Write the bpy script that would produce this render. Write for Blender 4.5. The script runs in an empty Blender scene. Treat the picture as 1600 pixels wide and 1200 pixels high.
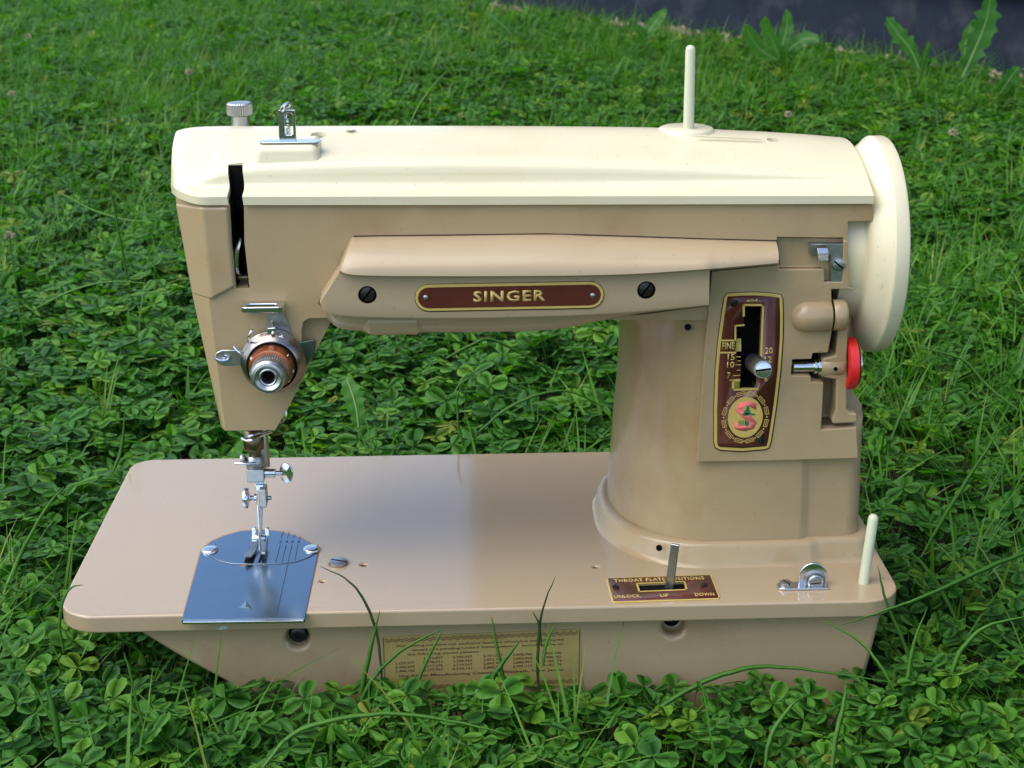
import bpy, bmesh, math, random
import numpy as np
from mathutils import Vector, Matrix

random.seed(7); rng = np.random.default_rng(11)
S = 0.001                                   # everything below is written in millimetres
scene = bpy.context.scene
COL = scene.collection

# ------------------------------------------------------------------ camera
CX, CY, CZ, YAW, PIT, ROLL, FPX = 177.971, -604.983, 318.207, 0.03164, 0.34197, -0.00588, 2450.0
Fw = Vector((math.sin(YAW)*math.cos(PIT), math.cos(YAW)*math.cos(PIT), -math.sin(PIT)))
R0 = Vector((math.cos(YAW), -math.sin(YAW), 0)); U0 = R0.cross(Fw)
cr, sr = math.cos(ROLL), math.sin(ROLL)
Rt = cr*R0 + sr*U0; Up = -sr*R0 + cr*U0
cd = bpy.data.cameras.new('camera'); cam = bpy.data.objects.new('camera', cd); COL.objects.link(cam)
cd.sensor_width = 36; cd.lens = 36*FPX/1600; cd.clip_start = 0.02; cd.clip_end = 200
M = Matrix((Rt, Up, -Fw)).transposed().to_4x4(); M.translation = Vector((CX, CY, CZ))*S
cam.matrix_world = M
cd.dof.use_dof = True; cd.dof.focus_distance = 0.70; cd.dof.aperture_fstop = 34
scene.camera = cam

# ------------------------------------------------------------------ light
SUN_EL, SUN_AZ = math.radians(58), math.radians(-112)       # azimuth from +Y towards +X
w = bpy.data.worlds.new('World'); scene.world = w; w.use_nodes = True
nt = w.node_tree; bg = nt.nodes['Background']
sky = nt.nodes.new('ShaderNodeTexSky'); sky.sky_type = 'NISHITA'; sky.sun_disc = False
sky.sun_elevation = SUN_EL; sky.sun_rotation = SUN_AZ
sky.air_density = 1.0; sky.dust_density = 1.6; sky.ozone_density = 1.0
nt.links.new(sky.outputs[0], bg.inputs[0]); bg.inputs[1].default_value = 0.15
sd = bpy.data.lights.new('sun', 'SUN'); sd.energy = 1.35; sd.angle = math.radians(70); sd.color = (1, .96, .88)
sun = bpy.data.objects.new('sun', sd); COL.objects.link(sun)
sdir = Vector((math.sin(SUN_AZ)*math.cos(SUN_EL), math.cos(SUN_AZ)*math.cos(SUN_EL), math.sin(SUN_EL)))
sun.rotation_euler = sdir.to_track_quat('Z', 'Y').to_euler(); sun.location = sdir*3
scene.view_settings.view_transform = 'Standard'; scene.view_settings.look = 'None'
scene.view_settings.gamma = 1; scene.view_settings.use_curve_mapping = False
scene.view_settings.exposure = 1.08

# ------------------------------------------------------------------ measuring helpers (photo survey -> mm on a known plane)
def un(px, py, ax, val):
    v = Fw*FPX + Rt*(px-800) - Up*(py-600)
    c = Vector((CX, CY, CZ)); t = (val-c[ax])/v[ax]
    return c + v*t
def fy(px, py, Y): return un(px, py, 1, Y)
def fz(px, py, Z=0.0): return un(px, py, 2, Z)
def fx(px, py, X): return un(px, py, 0, X)
SL = 0.28                                   # slant of the needle: Y = 55 + SL*z
def fs(px, py, off=0.0):                    # on the slanted needle plane
    v = Fw*FPX + Rt*(px-800) - Up*(py-600); c = Vector((CX, CY, CZ))
    n = Vector((0, 1, -SL)); t = (55+off - c.dot(n))/v.dot(n)
    return c + v*t

# ------------------------------------------------------------------ materials
def mat(name, col, rough=.5, metal=0., noise=0., nscale=200., bump=0., bscale=300., stain=None, coat=0., stain_amt=.0, stain_scale=12., spec=.5, trans=0.):
    m = bpy.data.materials.new(name); m.use_nodes = True; t = m.node_tree; b = t.nodes['Principled BSDF']
    b.inputs['Roughness'].default_value = rough; b.inputs['Metallic'].default_value = metal
    b.inputs['Base Color'].default_value = (*col, 1); b.inputs['Specular IOR Level'].default_value = spec
    b.inputs['Coat Weight'].default_value = coat; b.inputs['Coat Roughness'].default_value = .08
    if trans: b.inputs['Subsurface Weight'].default_value = trans; b.inputs['Subsurface Radius'].default_value = (.004, .004, .003)
    tc = t.nodes.new('ShaderNodeTexCoord')
    src = None
    if noise or stain:
        n = t.nodes.new('ShaderNodeTexNoise'); n.inputs['Scale'].default_value = nscale; n.inputs['Detail'].default_value = 5
        t.links.new(tc.outputs['Object'], n.inputs['Vector'])
        mx = t.nodes.new('ShaderNodeMix'); mx.data_type = 'RGBA'
        mx.inputs[6].default_value = (*[c*(1-noise) for c in col], 1); mx.inputs[7].default_value = (*[min(1, c*(1+noise)) for c in col], 1)
        t.links.new(n.outputs[0], mx.inputs[0]); src = mx.outputs[2]
        if stain:
            n2 = t.nodes.new('ShaderNodeTexNoise'); n2.inputs['Scale'].default_value = stain_scale; n2.inputs['Detail'].default_value = 6; n2.inputs['Roughness'].default_value = .6
            t.links.new(tc.outputs['Object'], n2.inputs['Vector'])
            rp = t.nodes.new('ShaderNodeValToRGB'); rp.color_ramp.elements[0].position = .52; rp.color_ramp.elements[1].position = .75
            rp.color_ramp.elements[1].color = (stain_amt,)*3+(1,)
            t.links.new(n2.outputs[0], rp.inputs[0])
            m2 = t.nodes.new('ShaderNodeMix'); m2.data_type = 'RGBA'; m2.inputs[7].default_value = (*stain, 1)
            t.links.new(rp.outputs[0], m2.inputs[0]); t.links.new(src, m2.inputs[6]); src = m2.outputs[2]
        if stain:
            n4 = t.nodes.new('ShaderNodeTexNoise'); n4.inputs['Scale'].default_value = 420; n4.inputs['Detail'].default_value = 2; t.links.new(tc.outputs['Object'], n4.inputs['Vector'])
            r4 = t.nodes.new('ShaderNodeValToRGB'); r4.color_ramp.elements[0].position = .68; r4.color_ramp.elements[1].position = .76; r4.color_ramp.elements[1].color = (.35, .35, .35, 1); t.links.new(n4.outputs[0], r4.inputs[0])
            m4 = t.nodes.new('ShaderNodeMix'); m4.data_type = 'RGBA'; m4.inputs[7].default_value = (*[c*.45 for c in col], 1); t.links.new(r4.outputs[0], m4.inputs[0]); t.links.new(src, m4.inputs[6]); src = m4.outputs[2]
        t.links.new(src, b.inputs['Base Color'])
        # a little wear in the gloss
        r1 = t.nodes.new('ShaderNodeMapRange'); r1.inputs[3].default_value = max(.02, rough*.8); r1.inputs[4].default_value = min(1, rough*1.25)
        t.links.new(n.outputs[0], r1.inputs[0]); t.links.new(r1.outputs[0], b.inputs['Roughness'])
    if bump:
        n3 = t.nodes.new('ShaderNodeTexNoise'); n3.inputs['Scale'].default_value = bscale; n3.inputs['Detail'].default_value = 3
        t.links.new(tc.outputs['Object'], n3.inputs['Vector'])
        bp = t.nodes.new('ShaderNodeBump'); bp.inputs['Strength'].default_value = bump; bp.inputs['Distance'].default_value = .0005
        t.links.new(n3.outputs[0], bp.inputs['Height']); t.links.new(bp.outputs[0], b.inputs['Normal'])
    return m
BEIGE = mat('beige enamel', (.385, .283, .158), .20, noise=.05, nscale=90, stain=(.27, .15, .06), stain_amt=.7, stain_scale=13, bump=.05, bscale=120)
BEIGE2 = mat('pink beige enamel', (.405, .302, .182), .20, noise=.04, nscale=90, stain=(.34, .2, .1), stain_amt=.3, stain_scale=14, bump=.06, bscale=90)
BEDM = mat('bed enamel', (.38, .284, .172), .10, coat=.5, noise=.03, nscale=90, stain=(.36, .22, .11), stain_amt=.3, stain_scale=14, bump=.02, bscale=60)
CREAM = mat('cream enamel', (.66, .60, .405), .24, noise=.03, nscale=70, stain=(.62, .48, .27), stain_amt=.35, stain_scale=18, bump=.04, bscale=100)
CHROME = mat('chrome', (.62, .64, .66), .16, 1., noise=.12, nscale=700, bump=.1, bscale=900)
STEEL = mat('dull plated steel', (.42, .43, .42), .36, 1., noise=.2, nscale=500, bump=.15, bscale=900)
PLATE = mat('polished steel plate with painted sky blue', (.21, .285, .355), .20, 1., noise=.08, nscale=60, stain=(.2, .2, .19), stain_amt=.35, stain_scale=45)  # blue of the reflected sky is put into the base colour
BRONZE = mat('oily dark steel', (.17, .13, .08), .3, 1., noise=.3, nscale=300)
COPPER = mat('copper ring', (.66, .22, .11), .28, 1., noise=.1, nscale=400)
GOLD = mat('gold lacquer', (.66, .47, .13), .40, .3, noise=.08, nscale=300)
GOLDD = mat('gold print', (.60, .42, .13), .45, .2, noise=.15, nscale=900)
BROWN = mat('maroon enamel', (.085, .018, .010), .3, noise=.12, nscale=200)
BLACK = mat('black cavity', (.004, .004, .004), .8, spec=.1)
DSCREW = mat('blackened screw', (.05, .045, .04), .35, .8, noise=.2, nscale=500)
RED = mat('red rubber', (.62, .012, .012), .42, noise=.08, nscale=300)
IVORY = mat('ivory plastic', (.55, .57, .40), .3, noise=.04, nscale=80, trans=.3)
PINK = mat('pink print', (.72, .17, .14), .85, spec=.15, noise=.25, nscale=1500)
GREENI = mat('green print', (.02, .16, .06), .5, noise=.4, nscale=1500)
DECAL = mat('yellowed decal', (.36, .27, .09), .5, noise=.15, nscale=60, stain=(.2, .09, .03), stain_amt=.6, stain_scale=40)
INK = mat('rust red print', (.085, .022, .010), .6)
SCRATCH = mat('engraved line', (.02, .03, .06), .6)
CHIP = mat('chipped bare metal', (.45, .46, .42), .5)

# ------------------------------------------------------------------ object helpers
ROOT = {}
def tag(o, label=None, cat=None, group=None, kind=None):
    for k, v in (('label', label), ('category', cat), ('group', group), ('kind', kind)):
        if v: o[k] = v
    return o
def thing(name, loc, label, cat, group=None):
    o = bpy.data.objects.new(name, None); COL.objects.link(o); o.location = Vector(loc)*S; o.empty_display_size = .02
    return tag(o, label, cat, group)
def link(name, me, m, parent=None):
    o = bpy.data.objects.new(name, me); COL.objects.link(o)
    if m is not None:
        for mm in (m if isinstance(m, (list, tuple)) else [m]): me.materials.append(mm)
    if parent is not None:
        o.parent = parent
        if parent.type == 'EMPTY': o.matrix_parent_inverse = Matrix.Translation(-parent.location)
    return o
def from_bm(name, bm, m, parent=None, smooth=True, bevel=0., seg=2, ang=32, norm=True):
    if norm: bmesh.ops.recalc_face_normals(bm, faces=bm.faces)
    for v in bm.verts: v.co *= S
    me = bpy.data.meshes.new(name); bm.to_mesh(me); bm.free()
    o = link(name, me, m, parent); finish(o, smooth, bevel, seg, ang)
    return o
def finish(o, smooth=True, bevel=0., seg=2, ang=32):
    me = o.data
    if smooth:
        for p in me.polygons: p.use_smooth = True
    if bevel:
        b = o.modifiers.new('bevel', 'BEVEL'); b.width = bevel*S; b.segments = seg; b.limit_method = 'ANGLE'; b.angle_limit = math.radians(ang)
        b.harden_normals = True; b.use_clamp_overlap = True
    elif smooth:
        me.set_sharp_from_angle(angle=math.radians(ang))
def V(*a): return Vector(a)
def prism(bm, loops):
    """loops: list of lists of Vectors, same length; closes both ends"""
    rows = [[bm.verts.new(p) for p in l] for l in loops]; n = len(rows[0])
    for a, b in zip(rows, rows[1:]):
        for i in range(n): bm.faces.new((a[i], a[(i+1) % n], b[(i+1) % n], b[i]))
    bm.faces.new(rows[0]); bm.faces.new(rows[-1][::-1])
    return rows
def pxloop(pts, Y, plane=None): return [fy(x, y, Y) for x, y in pts]
def slab_y(bm, pts, Y0, Y1):
    """outline surveyed on plane Y0 (front) pushed straight back to Y1"""
    f = pxloop(pts, Y0); prism(bm, [f, [V(p.x, Y1, p.z) for p in f]])
def slab_z(bm, pts, Z1, Z0):
    f = [fz(x, y, Z1) for x, y in pts]; prism(bm, [f, [V(p.x, p.y, Z0) for p in f]])
def poly_y(bm, f, Y1): prism(bm, [f, [V(p.x, Y1, p.z) for p in f]])
def box(bm, a, b):
    (x0, y0, z0), (x1, y1, z1) = a, b
    l = lambda z: [V(x0, y0, z), V(x1, y0, z), V(x1, y1, z), V(x0, y1, z)]
    prism(bm, [l(z0), l(z1)])
def frame_of(ax):
    ax = Vector(ax).normalized(); h = V(0, 0, 1) if abs(ax.z) < .9 else V(1, 0, 0)
    u = ax.cross(h).normalized(); return ax, u, ax.cross(u).normalized()
def lathe(bm, c, ax, prof, seg=32, knurl=()):
    """prof: (distance along axis, radius); knurl: indices of rows whose radius is ridged"""
    ax, u, v = frame_of(ax); c = Vector(c); rows = []
    for i, (d, r) in enumerate(prof):
        if r < 1e-6: rows.append([bm.verts.new(c+ax*d)]); continue
        rows.append([bm.verts.new(c + ax*d + (u*math.cos(2*math.pi*k/seg) + v*math.sin(2*math.pi*k/seg))*(r*(1-.075*(k % 2)) if i in knurl else r)) for k in range(seg)])
    for a, b in zip(rows, rows[1:]):
        if len(a) == 1 and len(b) == 1: continue
        for k in range(seg):
            k2 = (k+1) % seg
            if len(a) == 1: bm.faces.new((a[0], b[k2], b[k]))
            elif len(b) == 1: bm.faces.new((a[k], a[k2], b[0]))
            else: bm.faces.new((a[k], a[k2], b[k2], b[k]))
    if len(rows[0]) > 1: bm.faces.new(rows[0])
    if len(rows[-1]) > 1: bm.faces.new(rows[-1][::-1])
def catmull(P, n):
    out = []
    for i in range(len(P)-1):
        p0, p1, p2, p3 = P[max(i-1, 0)], P[i], P[i+1], P[min(i+2, len(P)-1)]
        for k in range(n):
            t = k/n; out.append(.5*((2*p1)+(p2-p0)*t+(2*p0-5*p1+4*p2-p3)*t*t+(3*p1-p0-3*p2+p3)*t**3))
    out.append(P[-1].copy()); return out
def tube(bm, pts, r, seg=8, n=5, closed=False):
    P = catmull([Vector(p) for p in pts], n) if n > 1 else [Vector(p) for p in pts]
    rr = r if hasattr(r, '__len__') else [r]*len(P)
    if len(rr) != len(P): rr = np.interp(np.linspace(0, 1, len(P)), np.linspace(0, 1, len(rr)), rr)
    rows = []; prev = None
    for i, p in enumerate(P):
        d = (P[min(i+1, len(P)-1)]-P[max(i-1, 0)]).normalized()
        if prev is None: _, u, v = frame_of(d)
        else:
            u = (prev - d*prev.dot(d)).normalized(); v = d.cross(u)
        prev = u
        rows.append([p + (u*math.cos(2*math.pi*k/seg)+v*math.sin(2*math.pi*k/seg))*rr[i] for k in range(seg)])
    prism(bm, rows)
def cut(o, cutter_bm):
    bmesh.ops.recalc_face_normals(cutter_bm, faces=cutter_bm.faces)
    for v in cutter_bm.verts: v.co *= S
    cm = bpy.data.meshes.new('c'); cutter_bm.to_mesh(cm)
    co = bpy.data.objects.new('c', cm); COL.objects.link(co)
    b = o.modifiers.new('b', 'BOOLEAN'); b.operation = 'DIFFERENCE'; b.solver = 'EXACT'; b.use_self = True; b.object = co
    while o.modifiers[0] != b and o.modifiers[0].name != 'b': o.modifiers.move(len(o.modifiers)-1, 0)
    others = [m for m in o.modifiers if m.name != 'b']
    for m in others: m.show_viewport = False
    dg = bpy.context.evaluated_depsgraph_get(); dg.update()
    me = bpy.data.meshes.new_from_object(o.evaluated_get(dg))
    old = o.data; o.modifiers.remove(b)
    for m in others: m.show_viewport = True
    o.data = me
    me.name = old.name
    bpy.data.objects.remove(co); bpy.data.meshes.remove(cm)
    for p in me.polygons: p.use_smooth = True
def NB(): return bmesh.new()
def circ(c, r, n=16, plane='y', sx=1.):
    c = Vector(c)
    if plane == 'y': return [c+V(r*sx*math.cos(2*math.pi*k/n), 0, r*math.sin(2*math.pi*k/n)) for k in range(n)]
    return [c+V(r*sx*math.cos(2*math.pi*k/n), r*math.sin(2*math.pi*k/n), 0) for k in range(n)]
def cylY(bm, c, r, Y0, Y1, n=20):
    l = circ(V(c.x, Y0, c.z), r, n); prism(bm, [l, [V(p.x, Y1, p.z) for p in l]])
def cylZ(bm, c, r, Z0, Z1, n=20):
    l = circ(V(c.x, c.y, Z0), r, n, 'z'); prism(bm, [l, [V(p.x, p.y, Z1) for p in l]])
def screw(name, c, ax, r, h, ang, m, parent, dome=0.15):
    """slotted screw head: two half discs either side of the slot on a lower disc"""
    ax, u, v = frame_of(ax); c = Vector(c); bm = NB()
    lathe(bm, c-ax*.3, ax, [(0, r), (h*.55+.3, r)], 20)
    for f in bm.faces:
        if all((v_.co-c).dot(ax) > h*.5 for v_ in f.verts): f.material_index = 1  # slot floor painted black in place of its shade
    g = r*.15; d = u*math.cos(ang)+v*math.sin(ang); e = ax.cross(d)
    for s in (1, -1):
        a0 = math.asin(g/r); pts = []
        for k in range(9):
            t = a0+(math.pi-2*a0)*k/8; pts.append(c + d*math.cos(t)*r*.995 + e*s*math.sin(t)*r*.995)
        prism(bm, [[p+ax*h*.55 for p in pts], [p+ax*h*.9 for p in pts], [c+(p-c)*.88+ax*h for p in pts]])
    return from_bm(name, bm, [m, BLACK], parent, True, 0, ang=40)
def text(name, s, h, origin, right, up, m, parent, ext=.05, bold=0., align='CENTER', sx=1., space=1., width=None):
    c = bpy.data.curves.new(name, 'FONT'); c.body = s; c.size = 1.; c.align_x = align; c.align_y = 'CENTER'
    c.extrude = 0; c.offset = bold; c.space_character = space; c.resolution_u = 2
    o = bpy.data.objects.new(name, c); COL.objects.link(o)
    dg = bpy.context.evaluated_depsgraph_get()
    me = bpy.data.meshes.new_from_object(o.evaluated_get(dg)); bpy.data.objects.remove(o)
    r = Vector(right).normalized(); u = Vector(up).normalized(); n = r.cross(u)
    k = h/0.72                                # cap height of the built-in font is ~0.72 of its size
    bm = NB(); bm.from_mesh(me); bpy.data.meshes.remove(me)
    if width: xs_ = [v_.co.x for v_ in bm.verts]; sx = width/((max(xs_)-min(xs_))*k)
    fs_ = list(bm.faces)
    res = bmesh.ops.extrude_face_region(bm, geom=fs_)
    for e in res['geom']:
        if isinstance(e, bmesh.types.BMVert): e.co.z = 1
    for v_ in bm.verts:
        x, y, z = v_.co; v_.co = Vector(origin) + r*(x*k*sx) + u*(y*k) + n*(ext*z)
    return from_bm(name, bm, m, parent, False)

# ================================================================== GROUND
GZ = -70.0
def build_ground():
    n = 160; xs = np.linspace(-9000, 9000, n); ys = np.linspace(-6000, 12000, n)
    # finer near the machine
    f = lambda t, c, sp, far: c+np.sign(t)*(abs(t)**2.2)*far
    t = np.linspace(-1, 1, n); xs = f(t, 300, 0, 20000); ys = f(t, 600, 0, 20000)
    verts = []; faces = []
    for j, y in enumerate(ys):
        for i, x in enumerate(xs):
            z = GZ + 4*math.sin(x*.021+1)*math.sin(y*.017) + 2.2*math.sin(x*.07+y*.05)
            r = max(abs(x-190)-190, abs(y-90)-110, 0)
            if r <= 0: z = GZ
            else: z = GZ + (z-GZ)*min(1, r/80)
            verts.append((x*S, y*S, z*S))
    for j in range(n-1):
        for i in range(n-1):
            a = j*n+i; faces.append((a, a+1, a+n+1, a+n))
    me = bpy.data.meshes.new('ground'); me.from_pydata(verts, [], faces)
    m = bpy.data.materials.new('soil and moss'); m.use_nodes = True; tt = m.node_tree; b = tt.nodes['Principled BSDF']; b.inputs['Roughness'].default_value = .95
    tc = tt.nodes.new('ShaderNodeTexCoord'); nz = tt.nodes.new('ShaderNodeTexNoise'); nz.inputs['Scale'].default_value = 90; nz.inputs['Detail'].default_value = 8
    rp = tt.nodes.new('ShaderNodeValToRGB'); e = rp.color_ramp.elements
    e[0].position = .35; e[0].color = (.012, .010, .006, 1); e[1].position = .7; e[1].color = (.03, .045, .012, 1)
    tt.links.new(tc.outputs['Object'], nz.inputs[0]); tt.links.new(nz.outputs[0], rp.inputs[0]); tt.links.new(rp.outputs[0], b.inputs['Base Color'])
    bp = tt.nodes.new('ShaderNodeBump'); bp.inputs['Distance'].default_value = .004; tt.links.new(nz.outputs[0], bp.inputs['Height']); tt.links.new(bp.outputs[0], b.inputs['Normal'])
    o = link('ground', me, m); finish(o); tag(o, kind='structure', label='dark soil of the lawn under the clover')
build_ground()

# ================================================================== BUILDING (wall runs at 45 degrees, upper right)
def build_building():
    C0 = fz(722, 16, GZ); C1 = fz(1600, 142, GZ)
    d = V(C1.x-C0.x, C1.y-C0.y, 0).normalized(); nrm = V(-d.y, d.x, 0)       # nrm points away from the camera
    if nrm.y < 0: nrm = -nrm
    L, D = 4200, 4200
    root = thing('building', (C0.x, C0.y, GZ), 'building with dark blue painted foundation and a pale ledge at the back of the lawn', 'building')
    def ring(off, z): return [V(C0.x, C0.y, z)-d*off-nrm*off, V(C0.x, C0.y, z)+d*(L+off)-nrm*off, V(C0.x, C0.y, z)+d*(L+off)+nrm*(D+off), V(C0.x, C0.y, z)-d*off+nrm*(D+off)]
    FND = mat('dark blue painted concrete', (.015, .021, .034), .8, spec=.2, noise=.5, nscale=25, stain=(.075, .078, .085), stain_amt=.7, stain_scale=11, bump=1., bscale=60)
    WOOD = mat('pale weathered sill', (.42, .36, .28), .7, noise=.3, nscale=60)
    SIDE = mat('taupe painted siding', (.16, .125, .10), .6, noise=.08, nscale=30)
    ROOFM = mat('dark shingles', (.05, .048, .05), .9, noise=.3, nscale=30)
    bm = NB(); prism(bm, [ring(0, GZ-60), ring(0, GZ+142)]); from_bm('foundation', bm, FND, root, True, 4)
    bm = NB(); prism(bm, [ring(22, GZ+142), ring(22, GZ+172)]); from_bm('sill', bm, WOOD, root, True, 3)
    bm = NB(); prism(bm, [ring(-12, GZ+172), ring(-12, 2330)]); from_bm('wall', bm, SIDE, root, True, 3)
    # lap boards on the long wall and on the end wall, sharing one mesh each
    def board(p, dirv, out, ln, name='siding_board'):
        b = NB(); a = [V(0, 0, 0), V(0, 0, 0)+out*14, V(0, 0, 118)+out*4, V(0, 0, 118)]
        prism(b, [a, [q+dirv*ln for q in a]]); return from_bm(name, b, SIDE, root, True, 1)
    for (dirv, out, ln) in ((d, -nrm, L+24), (nrm, -d, D+24)):
        base = V(C0.x, C0.y, 0)+d*12+nrm*12 - dirv*12
        first = board(base, dirv, out, ln)
        for k in range(20):
            o = first if k == 0 else first.copy()
            if k: COL.objects.link(o)
            o.location = (base + V(0, 0, GZ+174+k*112) + out*.5)*S
            o.parent = root; o.matrix_parent_inverse = Matrix.Translation(-root.location)
    e = 380
    cen = V(C0.x, C0.y, 0)+d*(L/2)+nrm*(D/2)
    bm = NB(); r0 = ring(e, 2300); r1 = ring(e, 2380)
    prism(bm, [r0, r1, [V(cen.x, cen.y, 3900)+(p-V(p.x*0+cen.x, cen.y, p.z))*.02 for p in r1]]); from_bm('roof', bm, ROOFM, root, False)
    # crumbled stones along the foot of the foundation
    ST = mat('crumbled mortar', (.30, .23, .17), .9, noise=.4, nscale=120)
    bm = NB()
    for k in range(650):
        s_ = random.uniform(-100, 2300); q = V(C0.x, C0.y, 0)+d*s_-nrm*abs(random.gauss(12, 32)); r = random.uniform(3, 12)
        vs = bmesh.ops.create_icosphere(bm, subdivisions=1, radius=r)['verts']
        for v in vs: v.co = V(v.co.x*random.uniform(.8, 1.5), v.co.y*random.uniform(.8, 1.3), v.co.z*.7)*random.uniform(.8, 1.2)+V(q.x, q.y, GZ+random.uniform(5, 26))
    o = from_bm('crumbled_mortar', bm, ST, None, False); tag(o, 'crumbled pale mortar bits along the foot of the dark foundation', 'rubble', kind='stuff')
    return C0, d, nrm
BC0, BD, BN = build_building()

# ================================================================== SEWING MACHINE
SM = thing('sewing_machine', (184, 89, GZ), 'beige and cream metal sewing machine standing in the clover', 'sewing machine')
A = 40.0                                    # front plane of the arm
PF = 38.6                                   # front plane of the raised side panel
# --- shared cutters (mm solids)
def cut_recesses(dd=0):
    bm = NB(); slab_y(bm, [(1219, 377), (1324, 378), (1321, 447), (1293, 447), (1293, 427), (1222, 427)], PF-6, PF+4.5+dd); return bm
CH = [(1299, 452), (1350, 452), (1368, 560), (1368, 660), (1340, 668), (1283, 672), (1287, 598), (1268, 597), (1267, 588), (1236, 587), (1238, 562), (1268, 561), (1270, 552), (1294, 551), (1301, 512)]
def cut_channel(dd=0):
    bm = NB(); f = pxloop(CH, PF); prism(bm, [[V(p.x, 10, p.z) for p in f], [V(p.x, PF+16+dd, p.z) for p in f]]); return bm
SLOT = [(1165, 479), (1190, 479), (1186, 570), (1181, 607), (1156, 607), (1158, 570), (1150, 560), (1152, 531), (1151, 508), (1161, 508)]
def cut_slot():
    bm = NB(); f = pxloop(SLOT, PF-.9); prism(bm, [[V(p.x, 20, p.z) for p in f], [V(p.x, PF+9, p.z) for p in f]]); return bm
def cut_takeup():
    bm = NB(); f = pxloop([(357, 300), (380, 300), (381, 380), (389, 453), (368, 453), (361, 380)], 38); prism(bm, [[V(p.x, 20, p.z) for p in f], [V(p.x, 66, p.z) for p in f]]); return bm
def cavity_shade(name, bmc, k=.999):
    """black shell painting the shade inside a cavity: the cutter solid turned inside out and left open at the front"""
    bmesh.ops.recalc_face_normals(bmc, faces=bmc.faces)
    ym = min(v.co.y for v in bmc.verts)
    front = [f for f in bmc.faces if all(abs(v.co.y-ym) < .01 for v in f.verts)]
    bmesh.ops.delete(bmc, geom=front, context='FACES')
    for v in bmc.verts:
        if abs(v.co.y-ym) < .01: v.co.y = PF+.5
    bmesh.ops.reverse_faces(bmc, faces=bmc.faces)
    c = sum((v.co for v in bmc.verts), V(0, 0, 0))/len(bmc.verts)
    for v in bmc.verts: v.co.x = c.x+(v.co.x-c.x)*.985; v.co.z = c.z+(v.co.z-c.z)*.995; 
    for v in bmc.verts:
        if v.co.y > PF+5: v.co.y -= .3
    return from_bm(name, bmc, BLACK, SM, False, norm=False)

# --- bed
def rrect(x0, y0, x1, y1, rs, z, n=7):
    out = []
    for (cx, cy, r, a0) in ((x1-rs[0], y0+rs[0], rs[0], -90), (x1-rs[1], y1-rs[1], rs[1], 0), (x0+rs[2], y1-rs[2], rs[2], 90), (x0+rs[3], y0+rs[3], rs[3], 180)):
        for k in range(n+1):
            t = math.radians(a0+90*k/n); out.append(V(cx+r*math.cos(t), cy+r*math.sin(t), z))
    return out
bm = NB(); R4 = (17, 12, 12, 18)
prism(bm, [rrect(0, 0, 368, 178, R4, -8.2), rrect(0, 0, 368, 178, R4, 0)])
bed = from_bm('bed', bm, BEDM, SM, True, 2.6, 4)
# holes in the bed
cb = NB()
for (px, py, r) in ((568, 882, 1.5), (504, 908, 1.2), (930, 885, 1.3)): cylZ(cb, fz(px, py), r, -5, 3, 12)
LEVSLOT = [(996, 912.6), (1068, 909.6), (1071, 920.5), (1000, 923.5)]
def slot_z(b_):
    P = [fz(x, y, .5) for x, y in LEVSLOT]; prism(b_, [[V(p.x, p.y, -7) for p in P], [V(p.x, p.y, 3) for p in P]]); return b_
slot_z(cb)
cut(bed, cb)
# slide plate, throat plate
THR_ARC_TOP = [(315, 858), (330, 846), (350, 837), (375, 830), (405, 827.5), (435, 830), (462, 838), (484, 848), (499, 858)]
THR_ARC_BOT = [(497, 861), (482, 871), (462, 878), (440, 880.5), (400, 881.5), (362, 880.5), (342, 876), (326, 868), (315, 861)]
bm = NB(); slab_z(bm, [(284, 968.5), (476, 966), (497, 862.5), (482, 872.5), (462, 879.5), (440, 882), (400, 883), (362, 882), (342, 877.5), (326, 869.5), (314, 862)], .35, -1.5)
slide = from_bm('slide_plate', bm, PLATE, SM, True, .25, 2)
cb = NB(); cylZ(cb, fz(379, 884), 1.3, -1, 2, 12); cut(slide, cb)
bm = NB(); slab_z(bm, [(286, 969.5), (475, 967), (474, 970), (286, 972.5)], .1, -.9); from_bm('plate_edge', bm, CHROME, slide, True, .1, 2)
bm = NB(); t = [fz(x, y, .5) for x, y in ((372, 951), (394, 951), (385, 938))]; pk = fz(384, 948, 1.2)
vs = [bm.verts.new(v) for v in t]+[bm.verts.new(pk)]
for f in ((0, 1, 3), (1, 2, 3), (2, 0, 3)): bm.faces.new([vs[i] for i in f])
from_bm('finger_grip', bm, PLATE, slide, False)
bm = NB(); slab_z(bm, THR_ARC_TOP+THR_ARC_BOT, .55, -1.5)
throat = from_bm('throat_plate', bm, PLATE, SM, True, .2, 2)
bm = NB(); slab_z(bm, [(386, 866), (400, 866), (396, 879), (381, 879)], .62, .1); slab_z(bm, [(409, 862), (413, 862), (407, 879), (403, 879)], .62, .1)
from_bm('feed_slot', bm, BLACK, throat, False)
bm = NB()
def gline(bm, a, b, wdt=.35, z=.56):
    p, q = fz(*a, z), fz(*b, z); d_ = (q-p).normalized(); s_ = V(-d_.y, d_.x, 0)*wdt*.5
    prism(bm, [[p-s_, p+s_, q+s_, q-s_], [v+V(0, 0, .06) for v in (p-s_, p+s_, q+s_, q-s_)]])
for a, b in (((443, 830), (439, 841)), ((438, 851), (431, 879)), ((452, 831.5), (449, 841)), ((447, 851), (441, 879)), ((461, 834), (458.5, 841)), ((456.5, 851), (450, 879)), ((469.5, 838), (468, 842)), ((465.5, 851), (461, 876))):
    gline(bm, a, b)
from_bm('guide_line', bm, SCRATCH, throat, False)
bm = NB(); gline(bm, (449.5, 882.5), (432, 962), .4, .36); from_bm('guide_line', bm, SCRATCH, slide, False)
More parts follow.
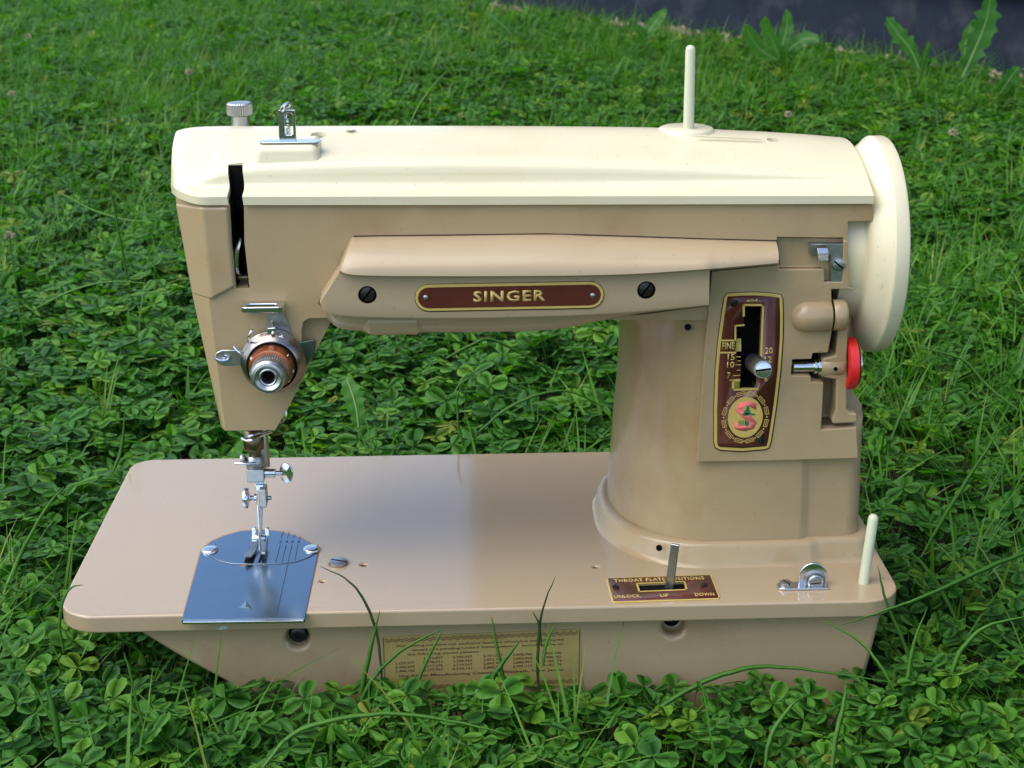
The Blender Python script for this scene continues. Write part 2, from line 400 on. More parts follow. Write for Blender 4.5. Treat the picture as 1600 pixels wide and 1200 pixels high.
for ch, px in (('3', 438.5), ('4', 448), ('5', 457), ('6', 467)):
    text('numeral', ch, 2.6, fz(px, 846.5, .57), (1, 0, 0), (0, 1, 0), SCRATCH, throat, .06, sx=.9)
for i, (px, py, r) in enumerate(((328, 860), (487, 859)) and ((328, 860, 3.9), (487, 858.5, 3.9))):
    c = fz(px, py, .5); bm = NB(); lathe(bm, c, (0, 0, 1), [(-.5, r), (.5, r), (.9, r*.93), (1.15, r*.6), (1.2, 0)], 28); from_bm('locating_stud', bm, CHROME, SM, True, ang=60)
GRIME = mat('orange oil grime', (.26, .13, .055), .45, noise=.3, nscale=300)
bm = NB(); Q = [fz(x, y, 0) for x, y in [(283.5, 968), (314, 861)]+THR_ARC_TOP+[(498, 862), (477, 966)]]; cq = sum(Q, V(0, 0, 0))/len(Q)
l = [p+(p-cq).normalized()*.45 for p in Q]; l = [V(p.x, max(p.y, .6), .05) for p in l]; prism(bm, [[V(p.x, p.y, -1) for p in l], l]); from_bm('grime_line', bm, GRIME, bed, False)
bm = NB(); lathe(bm, fz(528.5, 880.5, 0), (0, 0, 1), [(-.5, 5.0), (.05, 4.9), (.05, 0)], 20); from_bm('grime_ring', bm, GRIME, bed, False)
c = fz(528.5, 880, .3); screw('screw', c, (0, 0, 1), 4.2, 1.5, 1.2, STEEL, SM)
RUSTY = mat('rusty hole', (.10, .03, .012), .8)
for px, py, r in ((568, 882, 1.45), (504, 908, 1.15), (930, 885, 1.25)):
    bm = NB(); cylZ(bm, fz(px, py), r, -6, -1.1, 12); from_bm('screw_hole', bm, RUSTY, bed, False)
bm = NB(); slab_z(bm, [(1236, 949), (1240, 952), (1246, 948), (1254, 952), (1250, 955), (1240, 956), (1234, 953)], -2, -6)
for v in bm.verts: v.co.y = -.05 if v.co.z > -4 else -.05
bm.free()
# --- skirt below the bed
bm = NB()
F = [V(28, 8, -8), V(361, 8, -8), V(351, 8, -72), V(92, 8, -72), V(70, 8, -38), V(52, 8, -26)]
prism(bm, [F, [V(p.x, 168, p.z) for p in F]])
skirt = from_bm('base_skirt', bm, BEIGE, SM, True, 2.5, 3)
H1, H2 = fy(465, 997, 8), fy(1053, 980, 8)
cb = NB(); cylY(cb, H1, 5.0, 0, 14); cylY(cb, H2, 4.9, 0, 16); cut(skirt, cb)
for Hc, dd in ((H1, 13.5), (H2, 15.6)):
    bm = NB(); cylY(bm, Hc, 4.9, dd, dd+1); from_bm('socket', bm, BLACK, skirt, False)
bm = NB(); lathe(bm, V(H1.x, 13, H1.z), (0, -1, 0), [(0, 4.2), (1.5, 4.1), (2.5, 3.2), (2.6, 1.4), (1.4, 1.2), (1.4, 0)], 20); from_bm('hinge_screw', bm, DSCREW, skirt, ang=50)
# patent decal
DY = 7.6
DP = [(598, 995.5), (906, 983), (909, 1071), (606, 1082)]
bm = NB(); slab_y(bm, DP, DY, 8.3); decal = from_bm('patent_decal', bm, DECAL, SM, False)
P0, P1, P3 = fy(*DP[0], DY), fy(*DP[1], DY), fy(*DP[3], DY)
DW = (P1-P0).length; dr = (P1-P0).normalized(); du = V(-dr.z, 0, dr.x); ctr = lambda u, v: P0 + dr*u - V(0, 0, 1)*v + V(0, -.05, 0)
du = V(0, 0, 1)
DH = (P0-P3).length
def dtext(s, u, v, h, W_): text('print_line', s, h, ctr(u+W_/2, v), dr, du, INK, decal, .03, bold=.012, width=W_)
lines = ['This sewing machine has exclusive features which are manufactured', 'issued and pending United States patents.  Including one or', 'the following issued patents:']
for i, l in enumerate(lines): dtext(l, (5.5, 12.5, 10.5)[i], 4.8+i*2.15, 1.15, (74, 67, 32)[i])
colsx = [5, 17.5, 30.5, 44, 57, 70]
nums = [['', '2,157,577', '2,306,475', '2,480,102'], ['2,210,857', '2,478,511', '2,517,575', '2,577,767'], ['2,705,055', '2,708,956', '2,710,569', '2,730,131'],
        ['2,761,077', '2,832,180', '2,847,935', '2,849,343'], ['2,858,786', '2,862,468', '2,885,982', '2,905,119'], ['2,900,540', '2,908,222', 'D-182,973', 'D-182,974']]
for cx_, cl in zip(colsx, nums):
    for j, s_ in enumerate(cl):
        if s_: dtext(s_, cx_, 11.4+j*1.95, 1.15, 8.6)
dtext('The Singer Manufacturing Company, Elizabeth, New Jersey', 6, 19.8, 1.2, 74)
def zig(bm, v0, amp=.5):
    for off in (0, .95):
        pts = []; n = 56
        for k in range(n+1): pts.append((1+(DW-2)*k/n, v0+off+(amp if k % 2 else -amp)*.9))
        for (a, b) in zip(pts, pts[1:]):
            p, q = ctr(*a), ctr(*b); e = V(0, 0, .17); y = V(0, -.04, 0)
            prism(bm, [[p-e, q-e, q+e, p+e], [p-e+y, q-e+y, q+e+y, p+e+y]])
for v_ in (1.4, DH-2.4): bm = NB(); zig(bm, v_); from_bm('zigzag_border', bm, INK, decal, False)
for (a, b) in ((ctr(.2, .2), ctr(.2, DH-.2)), (ctr(DW-.2, .2), ctr(DW-.2, DH-.2)), ):
    bm = NB(); box(bm, (a.x-.15, a.y-.03, b.z), (a.x+.15, a.y+.03, a.z)); from_bm('decal_edge', bm, INK, decal, False)

# --- pillar with flange
def pillar_ring(z, off, xl, xr):
    yf, yb = 41-off, 142+off; xl += 1.6-off; xr += off; out = []
    def arc(cx, cy, rx, ry, a0, a1, n):
        for k in range(n+1):
            t = math.radians(a0+(a1-a0)*k/n); out.append(V(cx+rx*math.cos(t), cy+ry*math.sin(t), z))
    arc(xl+46, yf+52, 46, 52, 180, 270, 14)
    jog = xr-28; out += [V(jog-3, yf, z), V(jog-1.2, yf+.6, z), V(jog+1.2, yf+2.4, z), V(jog+3, yf+3, z)]
    arc(xr-9, yf+3+12, 9, 12, -88, 0, 7)
    arc(xr-12, yb-12, 12, 12, 0, 90, 6); arc(xl+44, yb-46, 44, 46, 90, 180, 8)
    return out
bm = NB(); rows = []
for z, off in ((0, 6.5), (.9, 5.6), (2.2, 5.0), (8.8, 4.3), (10.1, 3.8), (10.9, 2.7), (11.1, 1.0), (10.7, 0)): rows.append(pillar_ring(z, off, 244.6, 359.5))
for z, xl, xr in ((30, 245.6, 359), (45, 246.6, 358.4), (60, 247.6, 358), (70, 248.2, 357.6), (72, 248.4, 352.8), (95, 249.3, 352), (105, 248.8, 352), (113, 247, 352), (119, 243, 352), (123, 236, 352), (126, 226, 352)): rows.append(pillar_ring(z, 0, xl, xr))
prism(bm, rows); pillar = from_bm('pillar', bm, BEIGE, SM, True, 0, ang=50)
cb = NB(); cylY(cb, fy(1076, 514, 41), 1.5, 30, 45, 14); cylY(cb, fy(1031, 860, 37), 1.5, 30, 41, 14); cut(pillar, cb)
for q in (fy(1076, 514, 41), fy(1031, 860, 37)):
    bm = NB(); cylY(bm, q, 1.45, q.y+2.2, q.y+3, 12); from_bm('oil_hole', bm, BLACK, pillar, False)
# --- arm with head
FR = [(311, 313), (327, 472), (352, 673), (430, 672), (449, 640), (516, 508), (545, 506), (960, 500), (1323, 500), (1325, 346), (1364, 345), (1366, 308)]
MD = [(274, 306), (301, 462), (346, 668)]
Fl = pxloop(FR, A); Ml = pxloop(MD, 52)+[V(p.x, 52, p.z) for p in Fl[3:]]
Fl[0].z = Ml[0].z = 170.5; Fl[-1].z = Ml[-1].z = 168; Fl[-1].x = Ml[-1].x = 351; 
Bl = [V(p.x, 136, p.z) for p in Ml]
for i in range(2, 6): Bl[i] = V(Bl[i].x, 112, Bl[i].z)
bm = NB(); prism(bm, [Fl, Ml, Bl]); arm = from_bm('arm', bm, BEIGE, SM, True, 2.2, 3)
pocket = NB(); slab_y(pocket, [(469, 522), (472, 509), (480, 504), (560, 502), (560, 560), (500, 600), (475, 590), (470, 560)], A-6, A+5)
cut(arm, pocket); cut(arm, cut_takeup()); cut(arm, cut_recesses(1.1)); cut(arm, cut_channel(1)); cut(arm, cut_slot())
cut(pillar, cut_channel(2)); cut(pillar, cut_slot()); cut(pillar, cut_recesses(2))
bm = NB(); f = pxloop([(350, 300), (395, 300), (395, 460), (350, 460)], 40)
prism(bm, [[V(p.x, 62, p.z) for p in f], [V(p.x, 65.5, p.z) for p in f]]); from_bm('slot_back_shade', bm, BLACK, SM, False)  # black sheet painting the shade at the back of the take-up slot
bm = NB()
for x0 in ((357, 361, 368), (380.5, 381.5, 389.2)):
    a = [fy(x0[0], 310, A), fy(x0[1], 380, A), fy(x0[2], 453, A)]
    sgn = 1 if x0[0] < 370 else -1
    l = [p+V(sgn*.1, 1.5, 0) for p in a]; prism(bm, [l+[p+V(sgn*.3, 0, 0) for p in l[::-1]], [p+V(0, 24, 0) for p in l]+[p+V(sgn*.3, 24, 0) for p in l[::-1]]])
from_bm('slot_shade', bm, BLACK, SM, False)  # black side sheets paint the shade inside the take-up slot
# take-up lever inside the slot
bm = NB(); tube(bm, [fy(377, 372, 44), fy(371, 390, 43), fy(369, 412, 43), fy(371, 424, 44), fy(376, 428, 46)], [.5, 1.3, 1.6, 1.3, .9], 8)
from_bm('take_up_lever', bm, CHROME, SM)
bm = NB(); tube(bm, [fy(368, 434, 46), fy(388, 433, 46)], .9, 8, 1); from_bm('lever_pin', bm, BRONZE, SM)
# face plate, proud of the arm at the far left
ff = [(314, 323), (357, 323), (361, 385), (367.5, 449), (329, 470)]; 
Fp = pxloop(ff, A-1.6); side = pxloop([(275, 317), (301.5, 461)], 52); 
mid = [V(side[0].x-.5, 52, side[0].z), V(Fp[1].x, 52, Fp[1].z), V(Fp[2].x, 52, Fp[2].z), V(Fp[3].x, 52, Fp[3].z), V(side[1].x-.5, 52, side[1].z)]
bk = [V(p.x, 110, p.z) for p in mid]
bm = NB(); prism(bm, [Fp, mid, bk]); fp = from_bm('face_plate', bm, BEIGE, SM, True, 1.6, 3)

# --- lid
ST = [  # (lip bottom, lip top, ledge back, steep top, shoulder, ridge), each (px, py, Y)
    [(266, 301, 64), (267, 289, 64), (267.5, 268, 69), (268, 250, 74), (270, 226, 84), (276, 205, 98)],
    [(275, 308, 52), (275, 295, 52), (277, 276, 58), (279, 256, 64), (282, 226, 78), (288, 202.5, 94)],
    [(291, 315, 44), (290.5, 303, 44), (293, 288, 50), (296, 270, 56), (300, 230, 74), (306, 201.5, 91)],
    [(312, 320, 38.6), (313, 308, 38.4), (318, 292, 48.5), (325, 272, 51.5), (330, 232, 71), (335, 201, 90)],
    [(350, 320.3, 38.4), (350, 307.5, 38.2), (350, 290.5, 48.5), (350, 265, 51.5), (352, 229, 70), (355, 200.5, 90)],
    [(400, 320.3, 38.4), (400, 307.5, 38.2), (400, 290, 48.5), (400, 259, 51.5), (400, 227, 70), (400, 200.5, 90)],
    [(550, 320.3, 38.4), (550, 307.3, 38.2), (550, 289.5, 48.5), (550, 254, 51.5), (550, 225, 70), (550, 200, 90)],
    [(700, 320.2, 38.4), (700, 307, 38.2), (700, 289, 48.5), (700, 253, 51.5), (700, 225, 70), (700, 200, 90)],
    [(900, 319.6, 38.4), (900, 306.7, 38.2), (900, 287, 48.5), (900, 256, 51.5), (900, 226, 70), (900, 201, 90)],
    [(1080, 319.2, 38.4), (1080, 306.4, 38.2), (1080, 284.5, 48.5), (1080, 262, 51.5), (1080, 228, 70), (1079, 204, 90)],
    [(1240, 318.7, 38.4), (1240, 306.2, 38.2), (1240, 282.5, 48.5), (1240, 270, 51.5), (1238, 233, 70), (1232, 211, 90)],
    [(1366, 318.2, 38.4), (1366, 306, 38.2), (1364, 281, 48.5), (1362, 274, 51.5), (1352, 239, 70), (1334, 218, 90)]]
rows = []
for i, st in enumerate(ST):
    P = [fy(*q) for q in st]; xr = P[5].x
    if i == len(ST)-1:
        for p in P: p.x = 351.4
        xr = 351.4
    zr = P[5].z
    P += [V(xr, 112, zr-3.5), V(xr, 130, zr-12), V(xr, 138, 172), V(xr, 138.2, 168)]
    P[0] = V(P[1].x, P[1].y+.15, P[0].z)
    prof = [P[0], P[0]*.5+P[1]*.5, P[1]*.95+P[0]*.05] + catmull([P[1], P[1]*.8+P[2]*.2]+P[2:], 4)
    rows.append(prof)
cols = []
for j in range(len(rows[0])): cols.append(catmull([r[j] for r in rows], 5))
loops = [[cols[j][i] for j in range(len(cols))] for i in range(len(cols[0]))]
bm = NB(); prism(bm, loops); lid = from_bm('top_lid', bm, CREAM, SM, True, 0, ang=55)
cb = NB(); a, b = fy(357, 320, 38.4), fy(380.5, 320, 38.4); yb = 54.3
t0, t1 = fy(355.5, 250, yb), fy(379, 250, yb)
def lean_box(bm, xa, xb, ta, tb, y0, y1, z0=150, z1=200):
    f = lambda X0, X1, z: X0+(X1-X0)*(z-a.z)/(t0.z-a.z)
    prism(bm, [[V(f(xa, ta, z), y0, z), V(f(xb, tb, z), y0, z), V(f(xb, tb, z), y1, z), V(f(xa, ta, z), y1, z)] for z in (z0, z1)])
lean_box(cb, a.x, b.x, t0.x, t1.x, 30, yb); cut(lid, cb)
bm = NB(); lean_box(bm, a.x+.05, b.x-.05, t0.x+.05, t1.x-.05, yb-.5, yb-.1, 165, t0.z-2.2); from_bm('slot_shade', bm, BLACK, lid, False)  # black sheet for the shade inside the lid slot
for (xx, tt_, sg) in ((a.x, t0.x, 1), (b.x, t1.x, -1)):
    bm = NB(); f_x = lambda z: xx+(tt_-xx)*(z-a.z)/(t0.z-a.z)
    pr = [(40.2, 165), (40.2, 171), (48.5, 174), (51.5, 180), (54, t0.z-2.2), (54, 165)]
    prism(bm, [[V(f_x(z)+sg*.08, y, z) for y, z in pr], [V(f_x(z)+sg*.3, y, z) for y, z in pr]]); from_bm('slot_shade', bm, BLACK, lid, False)  # black side sheets, painted shade of the lid slot
cb = NB(); q = fy(497, 207.5, 80); cylZ(cb, q, 3.4, q.z-3, q.z+8, 18); q2 = fy(1207, 221, 80); cylZ(cb, q2, 2.6, q2.z-3, q2.z+8, 18); cut(lid, cb)
lid.data.set_sharp_from_angle(angle=math.radians(50))
for qq, r in ((q, 3.3), (q2, 2.5)):
    bm = NB(); cylZ(bm, qq, r, qq.z-2.9, qq.z-2.2, 16); from_bm('oil_hole', bm, mat('dirty hole', (.16, .13, .08), .7), lid, False)
bm = NB(); lathe(bm, fy(547, 202.5, 84), (0, .0, 1), [(0, 2.2), (.25, 2.2), (.25, 1.6), (.1, 1.5), (.1, 0)], 20); from_bm('embossed_ring', bm, CREAM, lid)
# faint embossed arrow near the spool pin
bm = NB(); a = fy(1090, 212.5, 76); b = fy(1190, 217, 76)
tube(bm, [a+V(0, 0, 0), a*.5+b*.5+V(0, 0, .1), b], .5, 6, 2); from_bm('embossed_arrow', bm, CREAM, lid)
# platform + thread guide on the lid
PL = [(399, 229), (495, 229), (497, 262), (397, 262)]
g0 = [fy(401, 226, 58), fy(496, 226, 58)]; zt = g0[0].z
f = [V(g0[0].x, 55, zt), V(g0[1].x, 55, zt), V(g0[1].x, 80, zt), V(g0[0].x, 80, zt)]
bm = NB(); f[0].y = f[1].y = 54.5
prism(bm, [[V(g0[0].x-3.0, 51.6, zt-13), V(g0[1].x+3.0, 51.6, zt-13), V(g0[1].x+3, 80, zt-13), V(g0[0].x-3, 80, zt-13)], f])
from_bm('guide_platform', bm, CREAM, lid, True, 3.0, 5)
tg_z = zt+.1
bm = NB(); prism(bm, [rrect(g0[0].x+1, 57, g0[1].x+1.5, 64, (2.5,)*4, tg_z, 4), rrect(g0[0].x+1, 57, g0[1].x+1.5, 64, (2.5,)*4, tg_z+.9, 4)])
tgd = from_bm('thread_guide', bm, CHROME, SM, True, .25, 2)
bm = NB(); slab_y(bm, [(436, 221), (463, 221), (461, 172), (434.5, 172)], 61, 62.2); br = from_bm('guide_bracket', bm, CHROME, tgd, True, .3, 2)
cb = NB(); slab_y(cb, [(444, 210), (446, 213), (454, 213), (457, 210), (456, 182), (453, 179), (446, 179), (443, 182)], 58, 66); cut(br, cb)
bm = NB(); lathe(bm, fy(450, 190, 64), (1, 0, .1), [(-.6, 0), (-.6, 2.6), (0, 3), (.6, 2.6), (.6, 0)], 18); tube(bm, [fy(450, 200, 64), fy(450, 214, 63.5)], 1.1, 8, 1); from_bm('guide_disc', bm, CHROME, tgd)
bm = NB(); tube(bm, [fy(441, 172, 61.5), fy(444, 167, 60.5), fy(449, 163, 61), fy(453, 166, 62), fy(454, 172, 62)], 1.1, 8, 3); from_bm('guide_hook', bm, CHROME, tgd)
# pressure regulator screw behind the lid
c = fy(376, 196, 118); bm = NB()
k = 3.25
lathe(bm, V(c.x, c.y, c.z-6), (0, 0, 1), [(0, 4.3), (10.5, 4.3), (11, 4.9), (11.2, 5.9), (16, 5.9), (16.5, 5.2), (16.6, 0)], 64, knurl=(3, 4)); reg = from_bm('pressure_screw', bm, STEEL, SM, True, 0, ang=25)
# spool pin
def rod(name, base, top, r0, r1, m, parent):
    bm = NB(); base = Vector(base); top = Vector(top); ax = top-base; L = ax.length
    lathe(bm, base, ax, [(0, r0), (L-r1, r1), (L-r1*.5, r1*.87), (L-r1*.15, r1*.5), (L, 0)], 20); return from_bm(name, bm, m, parent, ang=60)
b0 = fy(1076, 199, 90); rod('spool_pin', b0-V(0, 0, 3), fy(1079, 70, 90), 2.5, 2.2, IVORY, SM)
bm = NB(); c = fy(1076, 204, 84); lathe(bm, V(c.x, 92, b0.z-4.5), (0, 0, 1), [(0, 13), (3.6, 12.3), (4.1, 11.4), (4.1, 0)], 36); from_bm('pin_base', bm, CREAM, lid, ang=50)

# --- light cover
A_ = [(553, 370), (600, 369), (700, 368), (850, 366), (920, 368), (1000, 370.5), (1108, 374), (1109.5, 374), (1213, 377)]
C_ = [(531, 423), (562, 430), (700, 431.5), (850, 431), (920, 430), (1000, 427.5), (1108, 420), (1109.5, 420), (1216, 411)]
E_ = [(500, 474), (530, 492), (700, 496.5), (850, 493.5), (920, 491), (1000, 486), (1108, 475.5), (1109.5, 421.5), (1216, 412.5)]
G_ = [(513, 500), (548, 516), (700, 519), (850, 516), (920, 505), (1000, 490), (1108, 478), (1109.5, 422), (1216, 413)]
LY = 24.5
rows = []
for i in range(len(A_)):
    k = i/(len(A_)-1)
    yb = 20.5 if i < 7 else (20.7 if i == 7 else 27); yf = LY if i < 8 else yb+4
    a = fy(*A_[i], A+.3); c = fy(*C_[i], yb); c2 = fy(C_[i][0], C_[i][1]+2.2, yf); e = fy(*E_[i], yf if i < 7 else yb+9); g = fy(*G_[i], A-3 if i < 7 else yb+11)
    if i == 0: c = fy(*C_[i], 22.5); c2 = fy(C_[i][0]-1, C_[i][1]+3, LY)
    prof = []
    a1 = fy(A_[i][0], A_[i][1]+1.5, A-2.0)
    for t in range(9):
        u = t/8; y = a1.y+(c.y-a1.y)*math.sin(u*math.pi/2)**.8
        prof.append(V(a1.x+(c.x-a1.x)*u, y, a1.z+(c.z-a1.z)*(u**1.15)))
    under = c+(c2-c)*.35+V(0, -.25, 0)
    prof = [a]+prof+[under, c2]
    for t in (.33, .66, .97): prof.append(c2+(e-c2)*t)
    prof += [e+V(0, .35, -.35), V(e.x, e.y+(.55 if i < 7 else .3)*(g.y-e.y), e.z+.15)]
    for t in (.6, .8, .93, 1.): prof.append(V(e.x+(g.x-e.x)*t, e.y+(g.y-e.y)*(.62+.38*t**3), e.z+(g.z-e.z)*t))
    prof.append(V(g.x, A+1.2, g.z+.5)); prof.insert(0, V(a.x, A+1.2, a.z))
    rows.append(prof)
# rounded left end: a first station sunk back to the arm
r0 = [V(p.x-.8-0*(A-p.y), max(p.y, 0)*0+min(A+.6, p.y+15), p.z) for p in rows[0]]
r0b = [V(p.x-.3, p.y+1.0, p.z) for p in rows[0]]
full = [r0, r0b]
cols = []
seq1 = rows[:7]; seq2 = rows[7:]
c1 = [catmull([r[j] for r in seq1], 6) for j in range(len(rows[0]))]; c2_ = [catmull([r[j] for r in seq2], 6) for j in range(len(rows[0]))]
loops = full + [[c1[j][i] for j in range(len(c1))] for i in range(len(c1[0]))] + [[c2_[j][i] for j in range(len(c2_))] for i in range(len(c2_[0]))]
bm = NB(); prism(bm, loops); cover = from_bm('light_cover', bm, BEIGE2, SM, True, 0, ang=40)
cb = NB(); s1, s2 = fy(574, 461, LY), fy(1010, 453.5, LY)
for s_ in (s1, s2): cylY(cb, s_, 3.9, 10, LY+4.5, 24)
cut(cover, cb); cover.data.set_sharp_from_angle(angle=math.radians(38))
for s_ in (s1, s2):
    bm = NB(); lathe(bm, V(s_.x, LY+4.7, s_.z), (0, -1, 0), [(0, 3.85), (4.0, 3.85), (4.0, 3.7), (.3, 3.6), (.3, 0)], 24); from_bm('screw_well', bm, BLACK, cover)
    screw('screw', V(s_.x, LY+3.6, s_.z), (0, -1, 0), 3.2, 2.6, .9, DSCREW, cover)
SEAM_SHADOW = mat('grimy seam and plate shadow', (.045, .022, .010), .7)  # grime in the cover joint, and painted shadow lines around the gold plates
so = [(553, 368.3), (600, 367.5), (700, 366.5), (850, 364.6), (920, 366.4), (1000, 369), (1108, 372.5), (1214.5, 375.3), (1219, 413.5), (1111.8, 424), (1111.8, 478), (1000, 492), (545, 512), (497, 474), (500, 466), (530, 412)]
bm = NB(); slab_y(bm, so, A-.25, A+.2); from_bm('seam', bm, SEAM_SHADOW, cover, False)
# lamp socket bump below the cover
bm = NB(); c = fy(615, 511, 34); lathe(bm, V(c.x-14, 38, c.z+1.5), (1, 0, 0), [(0, 0), (1, 4), (4, 6), (24, 6), (27, 4), (28, 0)], 20); from_bm('lamp_socket', bm, BEIGE, cover)
# name plate
def stadium(x0, y0, x1, y1, Y, shrink=0):
    a, b = fy(x0, y0, Y), fy(x1, y1, Y); r = abs(a.z-b.z)/2-shrink; zc = (a.z+b.z)/2; L_ = a.x+abs(a.z-b.z)/2; R_ = b.x-abs(a.z-b.z)/2
    sl = -.012
    out = []
    for cx_, a0 in ((R_, -90), (L_, 90)):
        for k in range(9):
            t = math.radians(a0+180*k/8); out.append(V(cx_+r*math.cos(t), Y, zc+r*math.sin(t)+ (cx_-(L_+R_)/2)*.004))
    return out
NY = LY-.7
bm = NB(); poly_y(bm, stadium(647, 443.6, 944, 483, LY-.12), LY+.3); from_bm('plate_shadow_line', bm, SEAM_SHADOW, cover, False)  # dark slab painting the shadow line around the name plate
bm = NB(); poly_y(bm, stadium(648, 445, 943, 481.5, NY), LY+.3); npl = from_bm('name_plate', bm, GOLD, SM, True, .2, 2)
bm = NB(); poly_y(bm, stadium(648, 445, 943, 481.5, NY-.12, 1.15), NY+.2); from_bm('enamel_field', bm, BROWN, npl, False)
c = fy(795, 463.5, NY-.13); text('lettering', 'SINGER', 4.6, c, (1, 0, .004), (0, 0, 1), GOLDD, npl, .12, bold=.028, space=1.15, width=30.2)
for px, py in ((665, 464.5), (926, 461.5)):
    bm = NB(); lathe(bm, fy(px, py, NY-.1), (0, -1, 0), [(0, 1.15), (.4, 1.0), (.7, .5), (.75, 0)], 14); from_bm('rivet', bm, STEEL, npl)

# --- side panel
PP = [(1112, 424), (1160, 420), (1214, 414.5), (1216, 375), (1325, 377), (1327, 430), (1327, 449), (1347, 456), (1343, 530), (1338, 600), (1338, 655), (1341, 716), (1205, 720), (1089, 722), (1100, 560)]
bm = NB(); f = pxloop(PP, PF); prism(bm, [f, [V(p.x, 58, p.z) for p in f]])
panel = from_bm('side_panel', bm, BEIGE, SM, True, .9, 3)
cut(panel, cut_recesses()); cut(panel, cut_channel()); cut(panel, cut_slot())
lb = cavity_shade('slot_shade', cut_slot())  # black shell stands in for the shade in the stitch slot
# black plate painting the shade inside the winder channel
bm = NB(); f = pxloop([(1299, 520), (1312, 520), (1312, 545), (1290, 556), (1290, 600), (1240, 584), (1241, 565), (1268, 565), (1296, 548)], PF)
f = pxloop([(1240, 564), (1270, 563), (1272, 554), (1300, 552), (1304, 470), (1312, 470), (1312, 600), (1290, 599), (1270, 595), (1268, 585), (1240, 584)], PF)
prism(bm, [[V(p.x, PF+13, p.z) for p in f], [V(p.x, PF+14, p.z) for p in f]]); from_bm('channel_shadow_plate', bm, BLACK, panel, False).name = 'channel_shade'
# bracket in the upper recess
bm = NB(); slab_y(bm, [(1266, 381), (1323, 381.5), (1320, 443), (1298, 443), (1298, 399), (1266, 399)], PF+.7, PF+4.4); brk = from_bm('latch_plate', bm, STEEL, SM, True, .2, 2)
bm = NB()
hk = [(PF+2.5, 381), (PF-5, 381), (PF-8, 384)]
a = fy(1268, 381, PF+2); b = fy(1284, 381, PF+2); zt_ = a.z; zb_ = fy(1268, 404, PF-6).z
sec = [(PF+4, zt_), (PF-5, zt_), (PF-7, zt_-1.6), (PF-7.4, zt_-5), (PF-6.4, zb_), (PF-5.4, zb_+.3), (PF-6.2, zt_-4.6), (PF-5.6, zt_-2), (PF-4.6, zt_-1.2), (PF+4, zt_-1.2)]
prism(bm, [[V(a.x+1, y, z) for y, z in sec], [V(b.x+1, y, z) for y, z in sec]]); from_bm('latch_hook', bm, CHROME, brk, True, .25, 2)
screw('screw', fy(1310, 413, PF+.7), (0, -1, 0), 2.7, 1.6, -.7, STEEL, brk)
# capsule boss and winder lever
c = fy(1262, 493.5, A); rc = 6.9; x0 = fy(1238, 493, A-5).x+rc; x1 = fy(1301.5, 493, A-5).x
bm = NB(); prof = [(-rc*math.cos(t), rc*math.sin(t)) for t in np.linspace(0, math.pi/2, 9)]+[(x1-x0-.5, rc), (x1-x0, rc-.5), (x1-x0, 0)]
lathe(bm, V(x0, A, c.z), (1, 0, 0), prof, 32); from_bm('capsule_housing', bm, BEIGE, panel, ang=60)
bm = NB(); lathe(bm, V(x1+.2, A+1, c.z), (1, 0, 0), [(0, rc-.8), (1.1, rc-.8)], 28); from_bm('gap_shade', bm, BLACK, panel, ang=40)  # black ring standing in for the dark gap before the lever
xa = fy(1305, 493, A-5).x; xb = fy(1328, 493, A-5).x
WM = BEIGE
bm = NB(); lathe(bm, V(xa, A+1, c.z), (1, 0, 0), [(0, 0), (0, rc-.4), (.6, rc), (xb-xa-1.5, rc), (xb-xa-.4, rc-.9), (xb-xa, rc-2.2), (xb-xa, 0)], 32); wind = from_bm('winder_lever', bm, WM, SM, ang=45)
WY = PF+.4
bm = NB(); slab_y(bm, [(1311, 505), (1326, 505), (1324, 556), (1324, 640), (1328, 645), (1340, 647), (1340, 661), (1301, 663), (1300, 655), (1306, 640), (1307, 594), (1286, 590), (1286, 560), (1306, 556)], WY, WY+12); arml = from_bm('lever_arm', bm, WM, wind, True, 1.4, 3)
q = fy(1300, 576, WY); bm = NB(); lathe(bm, V(fy(1284, 576, WY).x, WY+3.5, q.z), (1, 0, 0), [(0, 0), (0, 4.0), (.7, 4.7), (9.5, 4.7), (10.2, 4), (10.2, 0)], 24); from_bm('spindle_bearing', bm, WM, wind, ang=45)
hole = fy(1305.5, 576.5, WY-1.3); bm = NB(); lathe(bm, hole, (0, -1, 0), [(0, .95), (.12, .95), (.12, 0)], 12); from_bm('oil_hole', bm, BLACK, wind)
# spindle
zc = q.z; xs0 = fy(1240, 576, WY).x; xs1 = fy(1284, 576, WY).x
bm = NB(); lathe(bm, V(xs0, WY+3.5, zc), (1, 0, 0), [(0, 0), (0, 2.0), (.5, 2.5), (9.2, 2.5), (9.4, 3.5), (10.6, 3.5), (10.8, 2.9), (11.2, 3.9), (xs1-xs0, 3.9), (xs1-xs0, 0)], 24); from_bm('winder_spindle', bm, CHROME, SM, ang=40)
# tyre
tc_ = fy(1332, 572, WY+2); rt = 11.6; xt = fy(1322, 572, WY).x
bm = NB(); lathe(bm, V(xt, WY+6, tc_.z), (1, 0, 0), [(1.0, 7.2), (.4, 8.2), (.4, rt-1), (1.0, rt-.1), (4.6, rt), (5.2, rt-.8), (5.2, 7.2)], 40); whl = from_bm('winder_tyre', bm, RED, SM, ang=50)
bm = NB(); lathe(bm, V(xt, WY+6, tc_.z), (1, 0, 0), [(-1.5, 0), (-1.5, 3), (1.6, 3.2), (1.6, 6.5), (.6, 7.3), (.5, 8.3), (5.6, 8.3), (5.8, 10), (6.3, 9.8), (6.4, 0)], 36); from_bm('winder_pulley', bm, CHROME, whl, ang=40)

